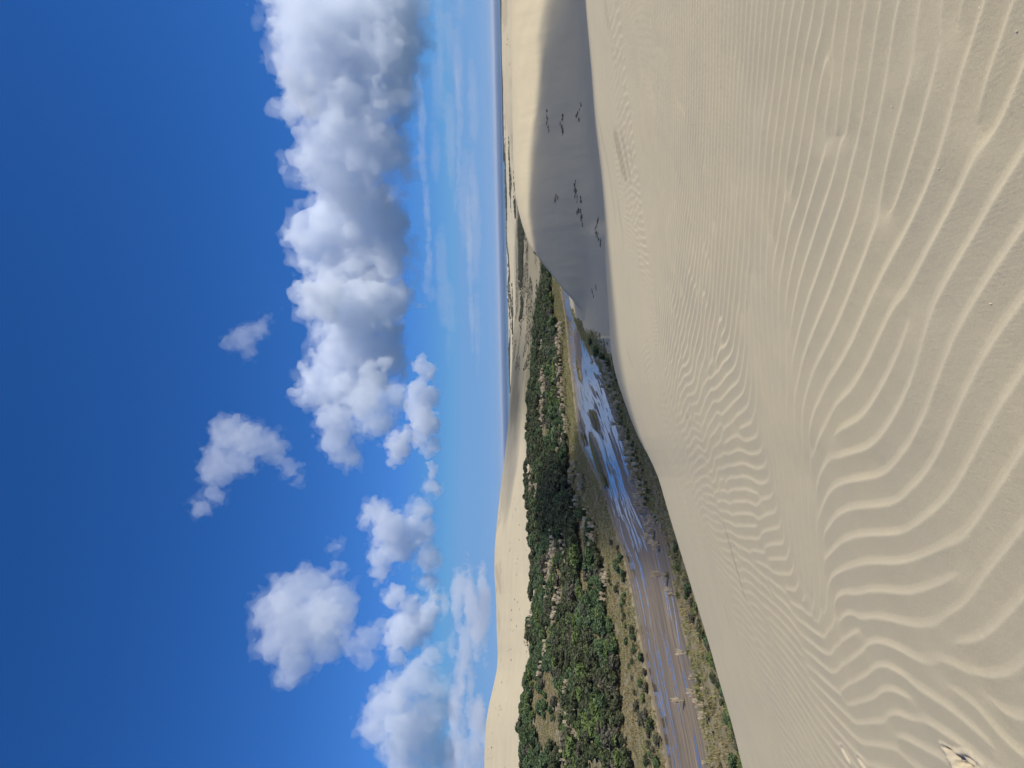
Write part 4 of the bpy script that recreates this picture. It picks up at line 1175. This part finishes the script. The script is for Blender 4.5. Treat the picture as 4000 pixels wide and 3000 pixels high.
def make_cloud(label, discs, Yd, voxel, sigma, seed, squash=.8, fringe=0, **kw):
    """discs: (x_px, y_px, r_vertical_px[, r_horizontal_px[, depth offset in r]]) as seen from the dune top, placed at distance Yd"""
    E = []
    if kw.pop('strip', 0):                                  # long clouds: many lobes strung along the line
        ds = sorted(discs, key=lambda q: q[1]); discs = []
        for p, q in zip(ds[:-1], ds[1:]):
            for f in np.linspace(0, 1, 5)[:-1]:
                rv = (p[2] + (q[2] - p[2]) * f) * random.uniform(.55, 1.15); rh_ = ((p[3] if len(p) > 3 else p[2]) * (1 - f) + (q[3] if len(q) > 3 else q[2]) * f) * random.uniform(.35, .75)
                discs.append((p[0] + (q[0] - p[0]) * f + random.uniform(-.5, .5) * rv, p[1] + (q[1] - p[1]) * f, rv, max(rh_, rv)))
    for q in discs:
        dy = q[4] if len(q) > 4 else random.uniform(-.5, .5)
        rv = q[2] * Yd / FPX; rh = (q[3] if len(q) > 3 and q[3] else q[2]) * Yd / FPX
        E.append((at(q[0], q[1], Yd + dy * rv), (rh, rh * squash, rv)))
    C = np.array([e[0] for e in E]); Rd = np.array([e[1] for e in E])
    ctr = np.array([C[:, 0].mean(), C[:, 1].mean(), (C - Rd)[:, 2].min()])
    me = lobes_mesh('cloud', C, Rd, ctr, voxel, seed, **kw)
    me.materials.clear(); me.materials.append(vapour('cloud_vapour', sigma))
    ob = link('cloud', me); ob.location = ctr
    if fringe:                                              # thin ragged vapour round the dense body
        mf = lobes_mesh('vapour_fringe', C, Rd, ctr, voxel * 1.45, seed + 40, grow=.03, warp=1.3, vor=.25, fbm_amp=2.3, fbm_scale=.5, detail=5)
        mf.materials.clear(); mf.materials.append(vapour('cloud_fringe', sigma * fringe))
        link('vapour_fringe', mf, ob)
    return tag(ob, label, 'cloud')


_rs = random.Random(4)
SHEET = [(1745 + 150 * f ** .7 + _rs.uniform(-8, 8), 2200 + 830 * _rs.random() ** .75, _rs.uniform(11, 30), _rs.uniform(50, 130), _rs.uniform(-8, 8)) for f in [k / 38 for k in range(39)]]
LAYER = [(1700 + 175 * _rs.random(), -150 + 1500 * (k / 22), _rs.uniform(14, 30), _rs.uniform(110, 240), _rs.uniform(-6, 6)) for k in range(23)]
CL = [
 ('tall grey cumulus bank cut by the top picture edge', 6000, 24, .010, 1,
  [(1290, -30, 230), (1300, 150, 250), (1450, 100, 230), (1180, 60, 150), (1230, 330, 170), (1350, 380, 200), (1480, 330, 160), (1400, 550, 190), (1270, 560, 130),
   (1230, 620, 120), (1330, 720, 150), (1480, 600, 140), (1510, -50, 160), (1530, 250, 90, 300)], {}),
 ('broad white cumulus bank beside the tall grey bank, with a bright knob', 6300, 21, .012, 2,
  [(1210, 930, 110), (1330, 900, 160), (1450, 850, 150), (1510, 980, 120), (1380, 1050, 170), (1230, 1000, 80), (1300, 1140, 120), (1245, 1170, 100, 100, -1.5), (1420, 1220, 160), (1510, 1150, 110),
   (1340, 1300, 130), (1450, 1400, 140), (1300, 1400, 100), (1260, 1500, 110), (1360, 1520, 120), (1510, 1330, 100)], {}),
 ('grey ragged cumulus hanging on the end of the broad white bank', 5600, 16, .010, 3,
  [(1300, 1640, 85), (1320, 1720, 80), (1350, 1780, 70), (1440, 1570, 95), (1480, 1640, 80), (1540, 1560, 70), (1420, 1660, 60)], {}),
 ('long low white cloud strip just beneath the broad white bank', 8200, 20, .012, 4,
  [(1660, 1400, 38), (1645, 1500, 50), (1650, 1600, 62), (1655, 1690, 55), (1680, 1780, 36), (1690, 1880, 30, 60)], dict(strip=1)),
 ('small bright puff between the ragged grey cloud and the long low strip', 7000, 14, .014, 5, [(1560, 1735, 62), (1545, 1790, 42), (1590, 1700, 45)], {}),
 ('white double-humped cumulus low over the dunes beside the long low strip', 7000, 16, .011, 6,
  [(1470, 2000, 62), (1520, 2060, 85), (1560, 2120, 85), (1490, 2180, 62), (1480, 2240, 44), (1640, 1990, 55), (1650, 2080, 65), (1675, 2180, 62), (1675, 2270, 48), (1690, 1900, 42), (1430, 2040, 36), (1600, 2060, 60)], {}),
 ('high curved white cloud with a hooked tail alone in the blue', 4200, 12, .007, 7,
  [(850, 1780, 70), (900, 1700, 92), (850, 1830, 82), (980, 1720, 82), (1060, 1750, 72), (1130, 1820, 52), (940, 1800, 74), (830, 1930, 55), (785, 1985, 48), (1160, 1880, 36)], {}),
 ('largest single round cumulus puff, bright on top and grey below', 4300, 15, .008, 8,
  [(1080, 2400, 105), (1130, 2330, 105), (1220, 2290, 95), (1180, 2430, 140), (1280, 2400, 115), (1080, 2500, 95), (1150, 2580, 95), (1120, 2650, 50), (1330, 2330, 75), (1320, 2210, 42), (1310, 2130, 34), (1270, 2500, 95)], {}),
 ('ragged grey scrap of cloud below the largest round puff', 4800, 13, .006, 9, [(1440, 2490, 62), (1380, 2530, 55), (1430, 2570, 52), (1490, 2440, 45), (1350, 2480, 45)], {}),
 ('bright white cumulus tower beneath the ragged grey scrap', 6800, 15, .014, 10,
  [(1590, 2460, 85), (1540, 2490, 55), (1550, 2560, 45), (1640, 2440, 66), (1680, 2390, 55), (1600, 2370, 55), (1540, 2330, 55), (1690, 2330, 36)], {}),
 ('large lumpy cumulus cut by the bottom picture edge', 5600, 17, .010, 11,
  [(1460, 2840, 75), (1500, 2760, 85), (1560, 2700, 85), (1640, 2640, 85), (1690, 2560, 55), (1560, 2820, 105), (1620, 2880, 115), (1680, 2780, 95), (1540, 2930, 75), (1700, 2950, 95), (1590, 3010, 90), (1720, 2680, 60)], {}),
 ('very faint hazy layer of cloud low over the sea', 13000, 60, .0005, 18, LAYER, dict(fringe=0, warp=3.0, fbm_amp=2.2, fbm_scale=2.6)),
 ('bright puff on the shoulder of the tall grey bank', 4700, 14, .014, 21, [(1130, 300, 52), (1160, 370, 62), (1200, 420, 50), (1215, 330, 48)], {}),
 ('brightest white knob standing out from the broad white bank', 5000, 14, .015, 22, [(1200, 1130, 48), (1235, 1180, 66), (1280, 1220, 56), (1290, 1140, 56)], {}),
 ('small bright lump low in front of the broad white bank', 5000, 14, .014, 23, [(1440, 1440, 46), (1475, 1490, 52), (1500, 1420, 40)], {}),
 ('small lone puff in the blue above the broad white bank', 4000, 10, .006, 12, [(950, 1320, 58), (1010, 1285, 48), (895, 1345, 38), (975, 1380, 38), (1045, 1240, 30)], {}),
 ('faint wisp between the small lone puff and the broad white bank', 4000, 9, .004, 13, [(1160, 1465, 34), (1180, 1430, 26)], {}),
 ('long thin grey streak of cloud beneath the tall grey bank', 10000, 22, .0016, 14,
  [(1640, 350, 16, 130), (1650, 560, 16, 140), (1665, 800, 14, 150), (1680, 1020, 14, 120), (1700, 1160, 22, 50), (1660, 1120, 14, 60)], dict(strip=1, warp=2.6, fbm_amp=2.8, fbm_scale=2.2)),
 ('faint grey streak low over the sea toward the top picture edge', 14000, 28, .0010, 15,
  [(1785, 300, 12, 130), (1795, 480, 14, 130), (1785, 690, 10, 120), (1775, 850, 8, 70)], dict(strip=1, warp=2.6, fbm_amp=2.8, fbm_scale=2.2)),
 ('faint grey streak closest to the sea horizon', 14000, 28, .0012, 16,
  [(1825, 800, 11, 110), (1832, 980, 13, 140), (1840, 1180, 13, 130), (1848, 1380, 10, 80)], dict(strip=1, warp=2.6, fbm_amp=2.8, fbm_scale=2.2)),
 ('broken sheet of low grey-blue cloud over the dunes, bottom picture edge', 12000, 34, .0034, 17,
  SHEET, dict(fringe=0, warp=3.2, fbm_amp=2.4, fbm_scale=2.6)),
]
for lab, Yd, vx, sg, sd_, ds, kw in CL:
    if 'strip' not in kw and 'fringe' not in kw: kw['fringe'] = .36
    vx *= .95
    make_cloud(lab, ds, Yd, vx, sg * (.5 if 'strip' not in kw else .6), sd_, **kw)
# the cloud overhead, out of the picture to the right, whose shadow lies on the hollow

# ------------------------------------------------------------------ drifting clouds out of the picture whose shadows lie on the hollow and the far plain
from math import sin
def shade_cloud(label, poly, alt, thick, sigma, seed, step):
    """a flat-based cloud overhead; poly is the outline of its shadow on the ground"""
    Pg = np.array(poly, float); zg = terrain(Pg[:, 0], Pg[:, 1])
    S = np.array(SUN_DIR); Pc = Pg + S[None, :2] * ((alt - zg) / S[2])[:, None]
    n_ = 360
    d = np.concatenate([[0], np.cumsum(np.hypot(*np.diff(np.vstack([Pc, Pc[:1]]), axis=0).T))]); tq = np.linspace(0, d[-1], n_, endpoint=False)
    Pc = np.stack([np.interp(tq, d, np.append(Pc[:, k], Pc[0, k])) for k in (0, 1)], 1)
    lo = Pc.min(0) - 2 * step; hi = Pc.max(0) + 2 * step
    xs = np.arange(lo[0], hi[0], step); ys = np.arange(lo[1], hi[1], step)
    Xg, Yg = np.meshgrid(xs, ys); px, py = Xg.ravel(), Yg.ravel()
    best = np.full(px.shape, 1e9); ins = np.zeros(px.shape, bool)
    for (ax, ay), (bx, by) in zip(Pc, np.roll(Pc, -1, 0)):
        ex, ey = bx - ax, by - ay; t_ = np.clip(((px - ax) * ex + (py - ay) * ey) / (ex * ex + ey * ey + 1e-9), 0, 1)
        best = np.minimum(best, (px - ax - t_ * ex) ** 2 + (py - ay - t_ * ey) ** 2)
        ins ^= ((ay > py) != (by > py)) & (px < ex * (py - ay) / (ey if abs(ey) > 1e-9 else 1e-9) + ax)
    sd_ = np.where(ins, np.sqrt(best), -np.sqrt(best)).reshape(Xg.shape) + step * .8 * fbm(Xg / (4 * step), Yg / (4 * step), 3, seed)
    top = alt + thick * (1 - np.exp(-np.maximum(sd_, 0) / 5)) * (1 + .12 * fbm(Xg / (9 * step), Yg / (9 * step), 3, seed + 1)) + 1.0
    bot = alt - thick * .25 * (1 - np.exp(-np.maximum(sd_, 0) / 5)) * (1 + .12 * fbm(Xg / (6 * step), Yg / (6 * step), 2, seed + 2))
    m = sd_ > 0
    ny, nx = Xg.shape; idt = -np.ones((ny, nx), int); cell = m[:-1, :-1] & m[1:, :-1] & m[:-1, 1:] & m[1:, 1:]
    use = np.zeros((ny, nx), bool)
    for a in (0, 1):
        for b in (0, 1): use[a:ny - 1 + a, b:nx - 1 + b] |= cell
    idt[use] = np.arange(use.sum()); n0 = int(use.sum())
    ctr = np.array([Pc[:, 0].mean(), Pc[:, 1].mean(), alt])
    V = np.concatenate([np.column_stack([Xg[use], Yg[use], top[use]]), np.column_stack([Xg[use], Yg[use], bot[use]])]) - ctr
    iy, ix = np.where(cell)
    a, b, c, d_ = idt[iy, ix], idt[iy, ix + 1], idt[iy + 1, ix + 1], idt[iy + 1, ix]
    F1 = np.column_stack([a, b, c, d_]); F2 = np.column_stack([d_, c, b, a]) + n0
    ed = {}
    for f in F1:
        for k in range(4):
            e_ = (f[k], f[(k + 1) % 4]); ed[e_] = 1
    side = [(q, p, p + n0, q + n0) for (p, q) in ed if (q, p) not in ed]
    me = mesh_np('cloud', V, np.concatenate([F1, F2, np.array(side)]), vapour('overhead_vapour', sigma), True)
    ob = link('cloud', me); ob.location = ctr
    return tag(ob, label, 'cloud')
_h = [tuple(q[:2]) for q in hits([(2133, -60), (2131, 150), (2108, 290), (2096, 434), (2092, 578), (2074, 771), (2086, 880), (2092, 985), (2112, 1050), (2150, 1118), (2200, 1188), (2245, 1252), (2280, 1300), (2320, 1360)])]
shade_cloud('broad flat cloud overhead to the right, outside the picture, shading the hollow',
    [tuple(fore_pt(*q)) for q in ((2299, 0), (2330, 350), (2355, 700), (2386, 940), (2422, 1182), (2470, 1495), (2494, 1545), (2523, 1690), (2556, 1834))] + [(-14, 80), (-24, 130), (-36, 190), (-58, 280), (-66, 320), (-62, 366), (-38, 362), (-20, 296), (-2, 272), (8, 268)] + _h[::-1] +
    [(230, 190), (250, 120), (170, 30), (60, 8), (28, 16)], 540, 34, .0285, 31, 3.5)
_h = [tuple(q[:2]) for q in hits([(1968, 1860), (1985, 1960), (2010, 1900), (2030, 1780), (2040, 1640), (2048, 1500), (2058, 1380), (2062, 1290), (2035, 1270), (2010, 1300), (2001, 1400), (1995, 1560), (1982, 1700)])]
shade_cloud('small flat cloud overhead beyond the hollow, outside the picture, shading the plain', _h, 900, 60, .006, 41, 9)

# ------------------------------------------------------------------ haze: the sea air between the dunes and the horizon
me = mesh_np('haze', [(x_, y_, z_) for x_ in (-31000, 31000) for y_ in (-3000, 43000) for z_ in (-12, 112)],
             [(0, 1, 3, 2), (4, 6, 7, 5), (0, 4, 5, 1), (2, 3, 7, 6), (0, 2, 6, 4), (1, 5, 7, 3)], None)
me.materials.append(vapour('sea_air', 3.2e-5, .2))
hz = link('haze', me)
tag(hz, 'thin pale sea haze over the whole coast', None, None, 'stuff')
